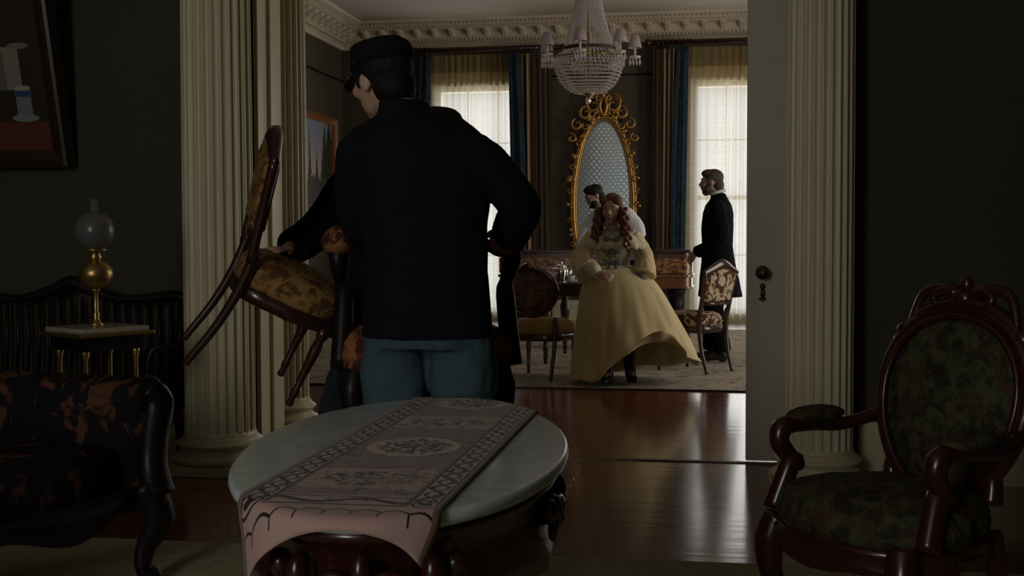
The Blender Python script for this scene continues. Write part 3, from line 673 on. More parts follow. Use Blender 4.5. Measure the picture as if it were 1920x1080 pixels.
def boots(t, J, h=.28, name='boot'):
    for q in 'LR':
        b = nb(); a = V(J['an'+q]); f = V(J['toe'+q]).normalized(); k = V(J['kn'+q]); up = (k-a).normalized()
        tube(b, [a+up*h, a+up*h*.5, a+V((0, 0, -.02)), a+V((0, 0, -.05))-f*.02], [.055, .05, .045, .042], 12)
        tube(b, [a+V((0, 0, -.045))-f*.045, a+V((0, 0, -.045))+f*.05, a+V((0, 0, -.058))+f*.14, a+V((0, 0, -.062))+f*.19], [.035, .042, .036, .02], 12, fl=.75, up=(0, 0, 1))
        z0 = a.z-.09; box(b, a.x-.03, a.x+.03, a.y-.03, a.y+.03, z0, z0+.05)
        obj(name, b, leather, t, True, remesh=.007, sm=3)
def trousers(t, J, mat, w=1., thigh=.098, cuff=.07, top=None):
    b = nb(); p = V(J['pelvis'])
    trunk(b, [(p.x, p.y, p.z+.13, .155*w, .115*w), (p.x, p.y, p.z+.05, .17*w, .125*w), (p.x, p.y, p.z-.03, .18*w, .13*w), (p.x, p.y-.005, p.z-.09, .17*w, .12*w)])
    for q in 'LR':
        h = V(J['hp'+q]); k = V(J['kn'+q]); a = V(J['an'+q]); tube(b, [h+V((0, 0, .05)), h+(k-h)*.35, k, k+(a-k)*.5, a+V((0, 0, .0))], [thigh*.95, thigh, cuff+.008, cuff, cuff], 16)
    return cloth('trousers', b, mat, t, fold=.026)

def J0(**k):
    J = dict(pelvis=(0, 0, .92), chest=(0, 0, 1.32), neck=(0, 0, 1.50), head=(0, .02, 1.63), look=lookm(),
             shL=(-.17, 0, 1.42), shR=(.17, 0, 1.42), elL=(-.22, 0, 1.13), elR=(.22, 0, 1.13), wrL=(-.2, .1, .9), wrR=(.2, .1, .9),
             handL=((0, 0, -1), (-1, 0, 0), 1, 15), handR=((0, 0, -1), (1, 0, 0), -1, 15),
             hpL=(-.09, 0, .86), hpR=(.09, 0, .86), knL=(-.11, .03, .48), knR=(.11, .03, .48), anL=(-.12, 0, .095), anR=(.12, 0, .095), toeL=(-.2, 1, 0), toeR=(.2, 1, 0))
    J.update(k); return J

# --- the soldier in the middle, seen from behind
A = thing('soldier', 'soldier seen from behind in dark cap, black jacket and sky-blue trousers beyond the marble table', 'person', (-.80, 3.40, .0130))
JA = J0(chest=(-.02, 0, 1.34), neck=(-.085, .0, 1.53), head=(-.140, .03, 1.618), look=lookm(52, -6, -6), pelvis=(0, 0, .93), shL=(-.19, 0, 1.42), shR=(.14, 0, 1.39), elL=(-.23, .12, 1.2), wrL=(-.20, .36, 1.16),
        elR=(.262, .07, 1.25), wrR=(.205, .235, 1.17), handL=((.1, 1, -.1), (-.6, 0, .8), 1, 55), handR=((-.25, 1, -.15), (.5, 0, .85), -1, 55),
        hpL=(-.095, 0, .86), hpR=(.095, 0, .86), knL=(-.115, .03, .47), knR=(.115, .03, .47))
make_body(A, JA, skin)
b = nb(); trunk(b, [(0, 0, .87, .196, .15), (0, 0, .95, .186, .14), (-.002, 0, 1.06, .180, .13), (-.008, 0, 1.18, .186, .132), (-.018, 0, 1.30, .196, .138), (-.030, 0, 1.39, .192, .13), (-.045, 0, 1.445, .165, .11), (-.055, 0, 1.49, .118, .088), (-.068, 0, 1.515, .074, .07), (-.076, .0, 1.54, .064, .066), (-.08, -.002, 1.555, .063, .067)])
tube(b, [(.08, 0, 1.385), (.145, .0, 1.38), (.21, .03, 1.325), (.262, .07, 1.25), (.235, .15, 1.20), (.205, .225, 1.17)], [.085, .076, .064, .062, .064, .06], 16, k=4)
tube(b, [(-.12, 0, 1.40), (-.20, .0, 1.40), (-.235, .12, 1.2), (-.20, .34, 1.16)], [.075, .07, .064, .055], 16, k=4)
cloth('jacket', b, navy_cloth, A, fold=.010)
trousers(A, JA, blue_cloth, 1.06, .100); boots(A, JA)
hc = V(JA['head']); HR = JA['look']
def hp(p, c, R_): return V(c)+R_ @ V(p)
b = nb(); ell(b, hp((0, -.020, .035), hc, HR), (.081, .099, .084), HR, 18, 12); ell(b, hp((0, -.055, -.03), hc, HR), (.068, .060, .062), HR, 14, 9); ell(b, hp((0, -.055, -.072), hc, HR), (.055, .035, .03), HR, 14, 9)
for q in (-1, 1): ell(b, hp((q*.068, .022, .012), hc, HR), (.012, .012, .034), HR, 8, 7)
obj('hair', b, hair_dark, A, True, remesh=.006, sm=2)
def kepi(t, c, R_):
    b = nb(); n = 30; rs_ = []
    for x, y, z, rx, ry in ((0, -.018, .052, .084, .103), (0, -.016, .066, .086, .104), (0, -.012, .085, .083, .099), (0, -.004, .106, .079, .090), (0, .002, .114, .073, .082), (0, .004, .112, .06, .066)):
        rs_.append([hp((x+rx*cos(2*pi*i/n), y+ry*sin(2*pi*i/n)+0, z+(-.022 if z > .14 else 0)*sin(2*pi*i/n)-.018*sin(2*pi*i/n)*(1 if z < .10 else .4)+(.016*min(0, sin(2*pi*i/n)) if z < .06 else 0)), c, R_) for i in range(n)])
    loft(b, rs_); k = obj('cap', b, navy_cloth, t)
    b = nb(); top = []; bot = []
    for i in range(13):
        a = rad(20+140*i/12); top.append(hp((.088*cos(a), -.018+.106*sin(a), .045-.012*sin(a)), c, R_)); bot.append(hp((.092*cos(a), -.018+.165*sin(a), .030-.028*sin(a)), c, R_))
    loft(b, [top, bot], cap=False, close=False); o = obj('visor', b, leather, k); sd = o.modifiers.new('t', 'SOLIDIFY'); sd.thickness = .004
    b = nb(); tube(b, [p+R_ @ V((0, .002, .003)) for p in bot], .0025, 6); obj('visor_edge', b, brass, k)
    b = nb(); tube(b, [hp((.0865*cos(rad(10+160*i/12)), -.016+.107*sin(rad(10+160*i/12)), .062-.018*sin(rad(10+160*i/12))), c, R_) for i in range(13)], .005, 6); obj('chin_strap', b, leather, k)
kepi(A, hc+HR @ V((0, 0, -.006)), HR)
face_parts(A, hc, HR, 1, hair_dark)

# --- second soldier beyond, carrying the yellow chair
B = thing('soldier', 'soldier mostly hidden beyond, grey-trousered, gripping the tilted gold chair in his left hand', 'person', (-1.235, 4.74, 0))
JB = J0(look=lookm(-12, -5), head=(.035, .05, 1.60), neck=(.02, .0, 1.48), chest=(0, 0, 1.3), pelvis=(0, 0, .90), shL=(-.185, 0, 1.40), shR=(.18, 0, 1.40), elL=(-.305, -.08, 1.21), wrL=(-.375, -.27, 1.125), elR=(.26, .05, 1.14), wrR=(.24, .2, 1.0),
        handL=((-1, -.45, -.1), (.0, .25, 1), -1, 50), hpL=(-.10, 0, .83), knL=(-.25, .02, .47), anL=(-.31, -.05, .095), hpR=(.09, 0, .83), knR=(.12, .1, .46), anR=(.12, .15, .095))
make_body(B, JB, skin)
b = nb(); trunk(b, [(-.05, 0, .765, .265, .17), (-.035, 0, .86, .235, .155), (-.01, 0, 1.0, .20, .135), (0, 0, 1.15, .19, .13), (0, 0, 1.30, .20, .138), (0, 0, 1.38, .20, .13), (0, 0, 1.435, .17, .11), (.01, 0, 1.475, .10, .08), (.02, 0, 1.51, .065, .066), (.02, .0, 1.535, .065, .066)])
tube(b, [(-.12, 0, 1.38), (-.195, .0, 1.39), (-.305, -.08, 1.21), (-.368, -.25, 1.13)], [.08, .082, .080, .072], 16, k=4); tube(b, [(.12, 0, 1.38), (.20, 0, 1.38), (.26, .05, 1.14), (.24, .2, 1.0)], [.08, .075, .066, .055], 16, k=4)
cloth('jacket', b, navy_cloth, B, fold=.010); trousers(B, JB, greyblue_cloth, 1.1, .11, .085); boots(B, JB)
hb = V(JB['head']); b = nb(); ell(b, hp((0, -.020, .035), hb, JB['look']), (.081, .099, .084), JB['look'], 18, 12); ell(b, hp((0, -.055, -.03), hb, JB['look']), (.068, .060, .062), JB['look'], 14, 9); obj('hair', b, hair_dark, B, True, remesh=.006, sm=2)
kepi(B, hb, JB['look'])

# --- bearded man in black by the right window
G = thing('man', 'grey-bearded man in long black frock coat standing by the right window, hands clasped', 'person', (.10, 11.32, .0130), rad(90))
JG = J0(head=(0, .06, 1.66), neck=(0, .0, 1.52), look=lookm(0, -3), elL=(-.23, -.03, 1.14), elR=(.23, -.03, 1.14), wrL=(-.07, .20, 1.0), wrR=(.06, .21, 1.01), handL=((.45, .5, -.65), (-.6, .8, .1), 1, 35), handR=((-.45, .45, -.7), (.6, .8, .1), -1, 30), anL=(-.12, -.05, .095), anR=(.10, .05, .095), toeL=(-.1, 1, 0), toeR=(.1, 1, 0))
make_body(G, JG, skin_t)
b = nb(); trunk(b, [(0, -.03, .60, .25, .205), (0, -.02, .75, .23, .185), (0, -.01, .92, .195, .155), (0, 0, 1.08, .18, .142), (0, 0, 1.25, .195, .15), (0, -.005, 1.38, .20, .14), (0, -.01, 1.45, .17, .12), (0, -.015, 1.50, .10, .085), (0, -.01, 1.54, .07, .07), (0, -.005, 1.56, .068, .07)])
for q in (-1, 1): tube(b, [(q*.11, 0, 1.40), (q*.20, .0, 1.39), (q*.235, -.03, 1.14), (q*.075, .185, 1.015)], [.085, .08, .068, .056], 16, k=4)
cloth('frock_coat', b, black_cloth, G, fold=.010); trousers(G, JG, black_cloth, 1.0, .10, .085); boots(G, JG, .1, 'shoe')
b = nb(); tube(b, [(.066*cos(2*pi*i/20), -.002+.068*sin(2*pi*i/20), 1.568+.02*(-sin(2*pi*i/20))) for i in range(20)], .008, 8, closed=True, up=(0, 0, 1), fl=1.8); obj('shirt_collar', b, white_cloth, G)
gh = V(JG['head']); GR = JG['look']
b = nb(); ell(b, hp((0, -.026, .045), gh, GR), (.083, .096, .080), GR, 18, 12); ell(b, hp((0, -.065, -.03), gh, GR), (.07, .058, .07), GR, 14, 9); ell(b, hp((0, -.075, -.085), gh, GR), (.055, .035, .045), GR, 14, 9); ell(b, hp((0, .02, .085), gh, GR), (.066, .066, .040), GR, 12, 8)
for q in (-1, 1): ell(b, hp((q*.070, .015, .005), gh, GR), (.014, .018, .045), GR, 8, 7)
obj('hair', b, hair_grey, G, True, remesh=.006, sm=2)
b = nb(); ell(b, hp((0, .046, -.083), gh, GR), (.044, .042, .038), GR, 14, 9); ell(b, hp((0, .09, -.042), gh, GR), (.030, .014, .008), GR, 10, 7)
for q in (-1, 1): ell(b, hp((q*.052, .03, -.05), gh, GR), (.018, .035, .045), GR, 10, 7)
obj('beard', b, hair_grey, G, True, remesh=.006, sm=2); face_parts(G, gh, GR, 1, hair_grey, False)

# --- dark-haired man in shirtsleeves behind the woman
D = thing('man', 'dark-bearded man in white shirt and grey vest bending behind the woman, before the mirror', 'person', (-.86, 12.75, .0130), rad(150))
JD = J0(pelvis=(0, -.02, .92), chest=(.10, .12, 1.28), neck=(.17, .20, 1.47), head=(.20, .27, 1.585), look=lookm(-35, -22, 5), shL=(-.08, .12, 1.42), shR=(.30, .13, 1.36), elL=(-.22, .05, 1.20), wrL=(-.12, .26, 1.05), elR=(.36, .24, 1.12), wrR=(.24, .40, 1.0),
        handL=((.6, .7, -.3), (-.4, 0, 1), 1, 30), handR=((-.6, .7, -.3), (.4, 0, 1), -1, 30))
make_body(D, JD, skin_t)
b = nb(); trunk(b, [(0, -.02, .86, .16, .12), (0, -.02, .95, .165, .12), (.05, .05, 1.12, .17, .125), (.10, .12, 1.28, .19, .135), (.11, .14, 1.38, .20, .13), (.13, .16, 1.43, .13, .10), (.16, .19, 1.47, .068, .068), (.17, .2, 1.50, .06, .062)])
tube(b, [(.0, .12, 1.38), (-.10, .12, 1.39), (-.22, .05, 1.20), (-.13, .25, 1.06)], [.085, .088, .08, .05], 16, k=4); tube(b, [(.2, .12, 1.35), (.30, .13, 1.34), (.36, .24, 1.12), (.25, .39, 1.01)], [.08, .08, .075, .045], 16, k=4)
cloth('shirt', b, white_cloth, D, fold=.018); trousers(D, JD, black_cloth, .96); boots(D, JD, .1, 'shoe')
b = nb(); trunk(b, [(0, -.02, .90, .178, .138), (.01, -.01, 1.0, .176, .135), (.05, .05, 1.12, .180, .137), (.10, .12, 1.26, .188, .148), (.11, .14, 1.36, .165, .145), (.13, .16, 1.43, .10, .115)])
cloth('vest', b, plain('grey_vest', (.10, .10, .11), .8, var=.3, vs=60), D, fold=.006)
dh = V(JD['head']); DR = JD['look']
b = nb(); ell(b, hp((0, -.022, .045), dh, DR), (.084, .098, .080), DR, 18, 12); ell(b, hp((0, -.06, -.02), dh, DR), (.07, .058, .06), DR, 14, 9); ell(b, hp((0, .02, .085), dh, DR), (.068, .068, .042), DR, 12, 8); obj('hair', b, hair_dark, D, True, remesh=.006, sm=2)
b = nb(); ell(b, hp((0, .050, -.086), dh, DR), (.046, .042, .034), DR, 14, 9); ell(b, hp((0, .09, -.042), dh, DR), (.028, .012, .006), DR, 10, 7)
for q in (-1, 1): ell(b, hp((q*.040, .036, -.060), dh, DR), (.022, .038, .036), DR, 10, 7)
obj('beard', b, hair_dark, D, True, remesh=.006, sm=2); face_parts(D, dh, DR, 1, hair_dark, False)

# --- the woman in the pale yellow ball gown
gown = plain('pale_yellow_gown', (.65, .52, .27), .75, var=.10, vs=5, bump=.15, bs=40, sheen=.3, spec=.2); bowm = plain('blue_grey_ribbon', (.15, .175, .17), .6); lacew = plain('cream_lace', (.62, .56, .40), .8, var=.25, vs=50, bump=.8, bs=70)
Wm = thing('woman', 'woman in pale yellow ball gown with three blue-grey bows, striding toward the doorway', 'person', (-.73, 9.56, .0130), rad(180))
JW = J0(hs=1.02, jaw=.85, pelvis=(0, -.04, .86), chest=(.0, .0, 1.14), neck=(.0, .05, 1.26), head=(.005, .12, 1.375), look=lookm(-8, -8), shL=(-.145, .02, 1.19), shR=(.145, .02, 1.19), elL=(-.215, .0, .97), wrL=(-.22, .10, .80), elR=(.225, .06, .96), wrR=(.11, .25, .87),
        handL=((.1, .3, -1), (-1, .2, 0), 1, 25), handR=((-.95, .25, -.25), (.1, 1, .4), -1, 30), hands=.9,
        hpL=(-.08, -.03, .80), hpR=(.08, -.03, .80), knL=(-.10, .06, .44), knR=(.02, .08, .45), anL=(-.14, .03, .095), anR=(.03, .17, .10), toeL=(-.25, 1, 0), toeR=(.1, 1, 0))
make_body(Wm, JW, skin, .84); boots(Wm, JW, .22)
b = nb(); trunk(b, [(0, -.04, .90, .135, .11), (0, -.03, .95, .128, .105), (0, -.01, 1.04, .142, .115), (0, .01, 1.12, .16, .128), (0, .01, 1.18, .165, .115), (0, .015, 1.205, .12, .085)])
cloth('bodice', b, lacew, Wm, fold=.006)
b = nb()     # broad lace collar over the shoulders
rs_ = []; n = 60
for u, rx, ry, z in ((0, .075, .075, 1.235), (.3, .12, .10, 1.225), (.6, .19, .135, 1.185), (.85, .245, .165, 1.125), (1, .262, .175, 1.065)):
    rs_.append([V((rx*cos(2*pi*i/n)*(1+.05*u*sin(14*2*pi*i/n)), .015+ry*sin(2*pi*i/n)*(1+.05*u*sin(14*2*pi*i/n)), z-.05*max(0, sin(2*pi*i/n))*(1-u)+.012*u*cos(20*2*pi*i/n))) for i in range(n)])
loft(b, rs_, cap=False); o = obj('lace_collar', b, lacew, Wm); sd = o.modifiers.new('t', 'SOLIDIFY'); sd.thickness = .006
for q, el, wr in ((-1, JW['elL'], JW['wrL']), (1, JW['elR'], JW['wrR'])):
    el, wr = V(el), V(wr); b = nb(); sh = V((q*.15, .015, 1.17))
    tube(b, [sh, sh+(el-sh)*.5+V((q*.03, 0, 0)), el+V((q*.03, 0, 0)), el+(wr-el)*.55+V((q*.02, 0, -.03))], [.062, .068, .080, .108], 22, k=5)
    o = cloth('sleeve', b, gown, Wm, fold=.03)
    b = nb(); tube(b, [el+(wr-el)*.45, el+(wr-el)*.8, wr], [.07, .065, .035], 16, k=4); cloth('undersleeve', b, plain('grey_mauve_sleeve', (.24, .19, .17), .8, var=.4, vs=60) if q < 0 else lacew, Wm, fold=.012)
for z, y, s_ in ((1.135, .145, 1), (1.045, .138, 1.05), (.955, .122, 1.1)):
    b = nb()
    for q in (-1, 1):
        tube(b, [(0, y+.02, z), (q*.03*s_, y+.03, z+.004), (q*.06*s_, y+.018, z+.004)], [.008, .020, .034], 10, fl=.35, up=(0, 1, 0), k=3)
        tube(b, [(0, y+.02, z), (q*.02, y+.025, z-.02), (q*.035*s_, y+.02, z-.045)], [.006, .010, .012], 8, fl=.35, up=(0, 1, 0))
    ell(b, (0, y+.03, z), (.013, .012, .014)); obj('bow', b, bowm, Wm)
# skirt: billowing to the wearer's left (camera right) with the front hem swung up
b = nb(); n = 220; mrows = 34; rs_ = []
for j in range(mrows+1):
    v = j/mrows; row = []
    for i in range(n):
        a = 2*pi*i/n; ca, sa = cos(a), sin(a)         # sa>0 is the front (toward the camera), ca<0 the camera's right
        right = max(0, -ca); left = max(0, ca)
        R_x = .125+(.47-.125)*(v**.80); R_y = .11+(.46-.11)*(v**.5)
        if ca < 0: R_x = .125+.56*v**.52
        else: R_x = .125+.215*v**.32
        fold = 1+.022*v*sin(9*a+6*v)+.018*v*sin(17*a-5*v+1)+.008*v*sin(31*a+3*v)
        z = .935*(1-v)+.045*v
        z += right*.10*v**3+.34*v**5*math.exp(-((a-rad(122))/rad(30))**2)+.012*v**6*sin(9*a)
        row.append(V((R_x*ca*fold, -.03+.05*v+R_y*sa*fold, z)))
    rs_.append(row)
loft(b, rs_, cap=False); o = obj('skirt', b, gown, Wm); sd = o.modifiers.new('t', 'SOLIDIFY'); sd.thickness = .006
# hair: parted crown, ringlets falling on the shoulders
wh = V(JW['head']); WR = JW['look']
b = nb(); ell(b, hp((0, -.030, .048), wh, WR), (.080, .100, .080), WR, 20, 13); ell(b, hp((0, -.075, -.04), wh, WR), (.070, .055, .09), WR, 16, 9)
for q in (-1, 1):
    ell(b, hp((q*.052, .018, .070), wh, WR), (.040, .055, .040), WR, 12, 8); ell(b, hp((q*.068, -.02, .01), wh, WR), (.022, .045, .06), WR, 12, 8)
obj('hair', b, hair_red, Wm, True, remesh=.006, sm=2)
for q in (-1, 1):
    for k in range(7):
        b = nb(); x0 = q*(.062+.013*(k % 4)); y0 = -.07+.022*k; L = (.24 if q > 0 else .30)+.02*(k % 3); pts = []
        for i in range(26):
            u = i/25; pts.append(hp((x0+q*.035*u+.013*cos(u*26+k), y0+.05*u+.013*sin(u*26+k), .0-L*u), wh, WR) if 0 else wh+V((x0+q*.05*u+.014*cos(u*24+k), y0+.03*u+.014*sin(u*24+k), .01-L*u)))
        tube(b, pts, [.012, .017, .016, .013, .006], 8); obj('ringlet', b, hair_red, Wm)
face_parts(Wm, wh, WR, JW['hs'], hair_red)

# ------------------------------------------------------------------ chairs
gold_fab = floral('gold_and_rust_damask', (.32, .19, .06), (.12, .05, .02), 16, .52, .05); red_fab = floral('rust_floral_tapestry', (.30, .13, .05), (.07, .02, .014), 13, .50, .04)
cream_fab = floral('cream_and_brown_floral', (.50, .40, .26), (.075, .030, .018), 15, .49, .03); brown_fab = floral('brown_brocade', (.15, .08, .045), (.06, .028, .018), 22, .5, .06)
olive_fab = floral('olive_green_floral', (.060, .060, .026), (.020, .018, .010), 17, .50, .07, third=(.055, .028, .016)); gold_seat = floral('ochre_plush', (.30, .18, .06), (.22, .12, .04), 10, .5, .2)
def sell(n, a, b_, e=2.6, y0=0, fr=1.):
    out = []
    for i in range(n):
        t_ = 2*pi*i/n; c, s_ = cos(t_), sin(t_)
        out.append((a*abs(c)**(2/e)*(1 if c > 0 else -1)*(fr if s_ < 0 else 1), y0+b_*abs(s_)**(2/e)*(1 if s_ > 0 else -1)))
    return out
def cushion(bm, W, D, z0, z1, e=2.6, y0=0, fr=.9, n=44):
    rs_ = []
    for k, zz in ((.94, 0), (1., .12), (1.015, .35), (.99, .6), (.9, .82), (.7, .95), (.4, 1.0), (.08, 1.02)): rs_.append([V((x*1, y, z0+(z1-z0)*zz)) for x, y in sell(n, W*k, D*k, e, y0, fr)])
    return loft(bm, rs_)
def side_chair(name, label, loc, rz, fab, seatfab, wd, W=.235, D=.22, sh=.47, top=.94, oval=False, group=None, mat4=None):
    t = thing(name, label, 'chair', loc, rz, group)
    if mat4 is not None: t.matrix_world = mat4
    b = nb(); cushion(b, W, D, sh-.10, sh+.03, 3); obj('seat', b, seatfab, t)
    b = nb(); rs_ = [[V((x, y, z)) for x, y in sell(44, W*k, D*k, 3, 0, .9)] for k, z in ((.96, sh-.15), (1.02, sh-.145), (1.03, sh-.10), (.98, sh-.09))]; loft(b, rs_); obj('seat_rail', b, wd, t)
    for q in (-1, 1):
        b = nb(); lathe(b, [(.022, sh-.12), (.026, sh-.16), (.017, sh-.18), (.024, sh-.22), (.020, .2), (.013, .08), (.018, .06), (.012, .03), (.016, .012), (.014, 0)], 12, (q*W*.82, D*.80, 0)); obj('leg', b, wd, t)
        b = nb(); tube(b, [(q*W*.74, -D*1.20, 0), (q*W*.74, -D*1.20, .02), (q*W*.76, -D*1.0, .2), (q*W*.78, -D*.92, sh-.1), (q*W*.8, -D*.95, sh+.05)], [.015, .015, .018, .021, .02], 8, k=4); obj('leg', b, wd, t)
    bt = rad(12); P = lambda x, z, y=0: V((x, -D*.95-(z-sh)*math.tan(bt)+y, z))
    if not oval:
        for q in (-1, 1):
            b = nb(); tube(b, [P(q*W*.8, sh), P(q*W*.84, (sh+top)/2), P(q*W*.92, top-.03)], [.02, .018, .02], 8, k=4); obj('back_stile', b, wd, t)
        b = nb(); tube(b, [P(-W*.98, top-.04), P(-W*.6, top-.01), P(0, top+.035), P(W*.6, top-.01), P(W*.98, top-.04)], [.016, .024, .034, .024, .016], 10, k=5, fl=1.4, up=(0, 0, 1)); obj('crest_rail', b, wd, t)
        b = nb(); tube(b, [P(-W*.8, sh+.10), P(W*.8, sh+.10)], .016, 8); obj('cross_rail', b, wd, t)
        b = nb(); c = [(q, z) for q, z in ((-.76, sh+.115), (.76, sh+.115), (.86, top-.05), (.45, top-.015), (0, top), (-.45, top-.015), (-.86, top-.05))]
        loft(b, [[P(q*W*k, sh+.3+(z-sh-.3)*k, y) for q, z in c] for k, y in ((.9, -.028), (.99, -.015), (.99, .015), (.9, .03))]); obj('backrest', b, fab, t, False)
    else:
        zc, rx, rzz = (sh+.06+top)/2, W*.93, (top-sh-.06)/2
        pts = [P(rx*cos(2*pi*i/40)*(1+.12*sin(2*pi*i/40)), zc+rzz*sin(2*pi*i/40)) for i in range(40)]
        b = nb(); tube(b, pts, .020, 8, closed=True, up=(0, 1, 0)); obj('back_frame', b, wd, t)
        b = nb(); loft(b, [[P(rx*k*cos(2*pi*i/40)*(1+.12*sin(2*pi*i/40)), zc+rzz*k*sin(2*pi*i/40), y) for i in range(40)] for k, y in ((.05, -.03), (.6, -.03), (.95, -.01), (.95, .01), (.6, .035), (.05, .04))]); obj('backrest', b, fab, t)
        b = nb(); tube(b, [P(-W*.35, top-.02), P(-W*.15, top+.015), P(0, top+.03), P(W*.15, top+.015), P(W*.35, top-.02)], [.01, .02, .024, .02, .01], 8, k=4); obj('crest_rail', b, wd, t)
    return t
side_chair('side_chair', 'dark chair with oval brown brocade back and ochre seat, left of the woman', (-1.34, 9.86, .0130), rad(-14), brown_fab, gold_seat, rosew, oval=True, group=None, W=.25, D=.24, sh=.46, top=.90)
side_chair('side_chair', 'chair with cream and brown floral back, standing before the bearded man in black', (-.125, 10.50, .0130), rad(52), cream_fab, cream_fab, rosew, W=.235, D=.25, sh=.49, top=.89)
# the tilted chair held by the second soldier
m4 = M.Translation((-1.555, 4.36, 1.015)) @ euler(0, 27, 0).to_4x4() @ euler(0, 0, -62).to_4x4() @ M.Scale(.94, 4) @ M.Translation((0, .0, -.44))
side_chair('side_chair', 'gold-upholstered dark chair tilted in mid-air, held by the hidden soldier\'s left hand', (0, 0, 0), 0, gold_fab, gold_fab, rosew, W=.225, D=.215, sh=.47, top=.90, mat4=m4)

def armchair(name, label, loc, rz, fab, wd, W=.28, D=.27, sh=.47, az=.66, bz=(.50, 1.0), brx=.25, post=.026, tilt=13, crest=1., knobs=True, scale=1, seat_h=.11, e=2.3, big=False):
    t = thing(name, label, 'armchair', loc, rz)
    b = nb(); cushion(b, W, D, sh-seat_h, sh, e, 0, .88); obj('seat', b, fab, t)
    zr_ = sh-seat_h
    b = nb(); rs_ = [[V((x, y, z-(.02*max(0, abs(cos(pi*x/W))) if z < zr_-.02 and y > 0 else 0))) for x, y in sell(52, W*k, D*k, 2.3, 0, .88)] for k, z in ((.95, zr_-.055), (1.02, zr_-.05), (1.035, zr_-.03), (1.0, zr_-.012), (1.04, zr_-.002), (.97, zr_+.012))]; loft(b, rs_); obj('seat_rail', b, wd, t)
    for q in (-1, 1):
        x, y = q*W*.80, D*.66
        b = nb(); tube(b, [(x, y, zr_+.01), (x*1.06, y*1.10, zr_-.05), (x*1.05, y*1.12, zr_-.13), (x*.96, y*.98, .14), (x*.95, y*.98, .06), (x*1.03, y*1.08, .02), (x*1.03, y*1.08, .0)], [.040, .044, .034, .020, .017, .024, .024], 12, k=5); lg = obj('leg', b, wd, t)
        b = nb(); ell(b, (x*1.09, y*1.17, zr_-.045), (.022, .018, .03), None, 10, 7); obj('carved_knee', b, wd, lg)
        b = nb(); tube(b, [(q*W*.62, -D*.80, zr_), (q*W*.63, -D*.95, .2), (q*W*.66, -D*1.26, .02), (q*W*.66, -D*1.26, 0)], [.030, .024, .018, .018], 10, k=4); obj('leg', b, wd, t)
    tt = math.tan(rad(tilt)); P = lambda x, z, y=0: V((x, -D*.82-(z-sh)*tt+y, z))
    zc, rzz = (bz[0]+bz[1])/2, (bz[1]-bz[0])/2
    def ov(k, a): return brx*k*cos(a)*(1+.13*sin(a)), zc+rzz*k*sin(a)
    b = nb(); N = 56
    for k, r, y in ((1., .024, 0), (.93, .010, .022), (1.06, .010, .004)):
        tube(b, [P(*ov(k, 2*pi*i/N), y) for i in range(N)], r, 10, closed=True, up=(0, 1, 0))
    obj('back_frame', b, wd, t)
    b = nb(); loft(b, [[P(*ov(k, 2*pi*i/N), y) for i in range(N)] for k, y in ((.05, -.035), (.6, -.034), (.93, -.015), (.94, .008), (.8, .03), (.45, .05), (.05, .056))]); obj('backrest', b, fab, t)
    b = nb()   # carved crest
    for q in (-1, 1):
        tube(b, [P(*ov(1.03, pi/2-q*.75)), P(q*brx*.62, bz[1]+.035*crest), P(q*brx*.32, bz[1]+.055*crest), P(q*.03, bz[1]+.04*crest)], [.010, .015, .018, .024], 8, k=5)
        tube(b, [P(q*.02, bz[1]+.02), P(q*.06, bz[1]+.05*crest, .01), P(q*.10, bz[1]+.03*crest, .015), P(q*.075, bz[1]+.0, .015)], [.018, .016, .012, .008], 8, k=4)
        if knobs:
            x, z = ov(1.05, pi/2-q*.80); ell(b, P(x, z), (.030, .022, .026), None, 10, 7); ell(b, P(x+q*.02, z-.03), (.016, .018, .022), None, 8, 6)
    ell(b, P(0, bz[1]+.03*crest, .012), (.034, .024, .026), None, 12, 8); ell(b, P(0, bz[1]+.068*crest, .006), (.020, .018, .024), None, 12, 8)
    tube(b, [P(*ov(1.05, pi/2-.95+1.9*i/20)) for i in range(21)], [.012, .022, .026, .022, .012], 10, up=(0, 1, 0))
    if big:
        for q in (-1, 1):
            tube(b, [P(q*.02, bz[1]+.02), P(q*.10, bz[1]+.015), P(q*.17, bz[1]-.015), P(q*.235, bz[1]-.075)], [.045, .040, .030, .034], 10, k=4); ell(b, P(q*.245, bz[1]-.085), (.034, .03, .032), None, 10, 7)
            ell(b, P(q*.255, bz[1]-.13), (.02, .02, .03), None, 8, 6)
        ell(b, P(-.0, bz[1]+.05), (.06, .03, .045), None, 10, 7)
    obj('crest', b, wd, t)
    for q in (-1, 1):        # uprights between seat and back
        b = nb(); x, z = ov(1., -pi/2+q*.7); tube(b, [(q*W*.62, -D*.80, sh-.05), (q*W*.60, -D*.84, sh+.02), P(x, z)], [.030, .024, .022], 8, k=4); obj('back_post', b, wd, t)
        x, z = ov(1., -q*0 + (0 if q > 0 else pi)); ax = W*.985
        b = nb(); tube(b, [P(q*brx*1.0, az+.02), (q*(ax*.98), -D*.45, az-.008), (q*ax, -D*.05, az), (q*ax, D*.30, az+.004), (q*ax*1.01, D*.44, az-.008), (q*ax*1.0, D*.46, az-.05), (q*ax*.97, D*.26, az-.11), (q*W*.93, D*.36, (az+sh)/2-.04), (q*W*.98, D*.56, sh-seat_h+.015)], [post*.7, post*.75, post*.85, post*1.0, post*1.15, post*1.05, post*.85, post*1.1, post*1.2], 12, k=5); ar = obj('arm', b, wd, t)
        b = nb(); ell(b, (q*ax*.995, -D*.04+(D*.22 if big else 0), az+.026), (.060 if big else .040, D*(.56 if big else .42), .055 if big else .027), None, 16, 9); obj('arm_pad', b, fab, ar)
    return t
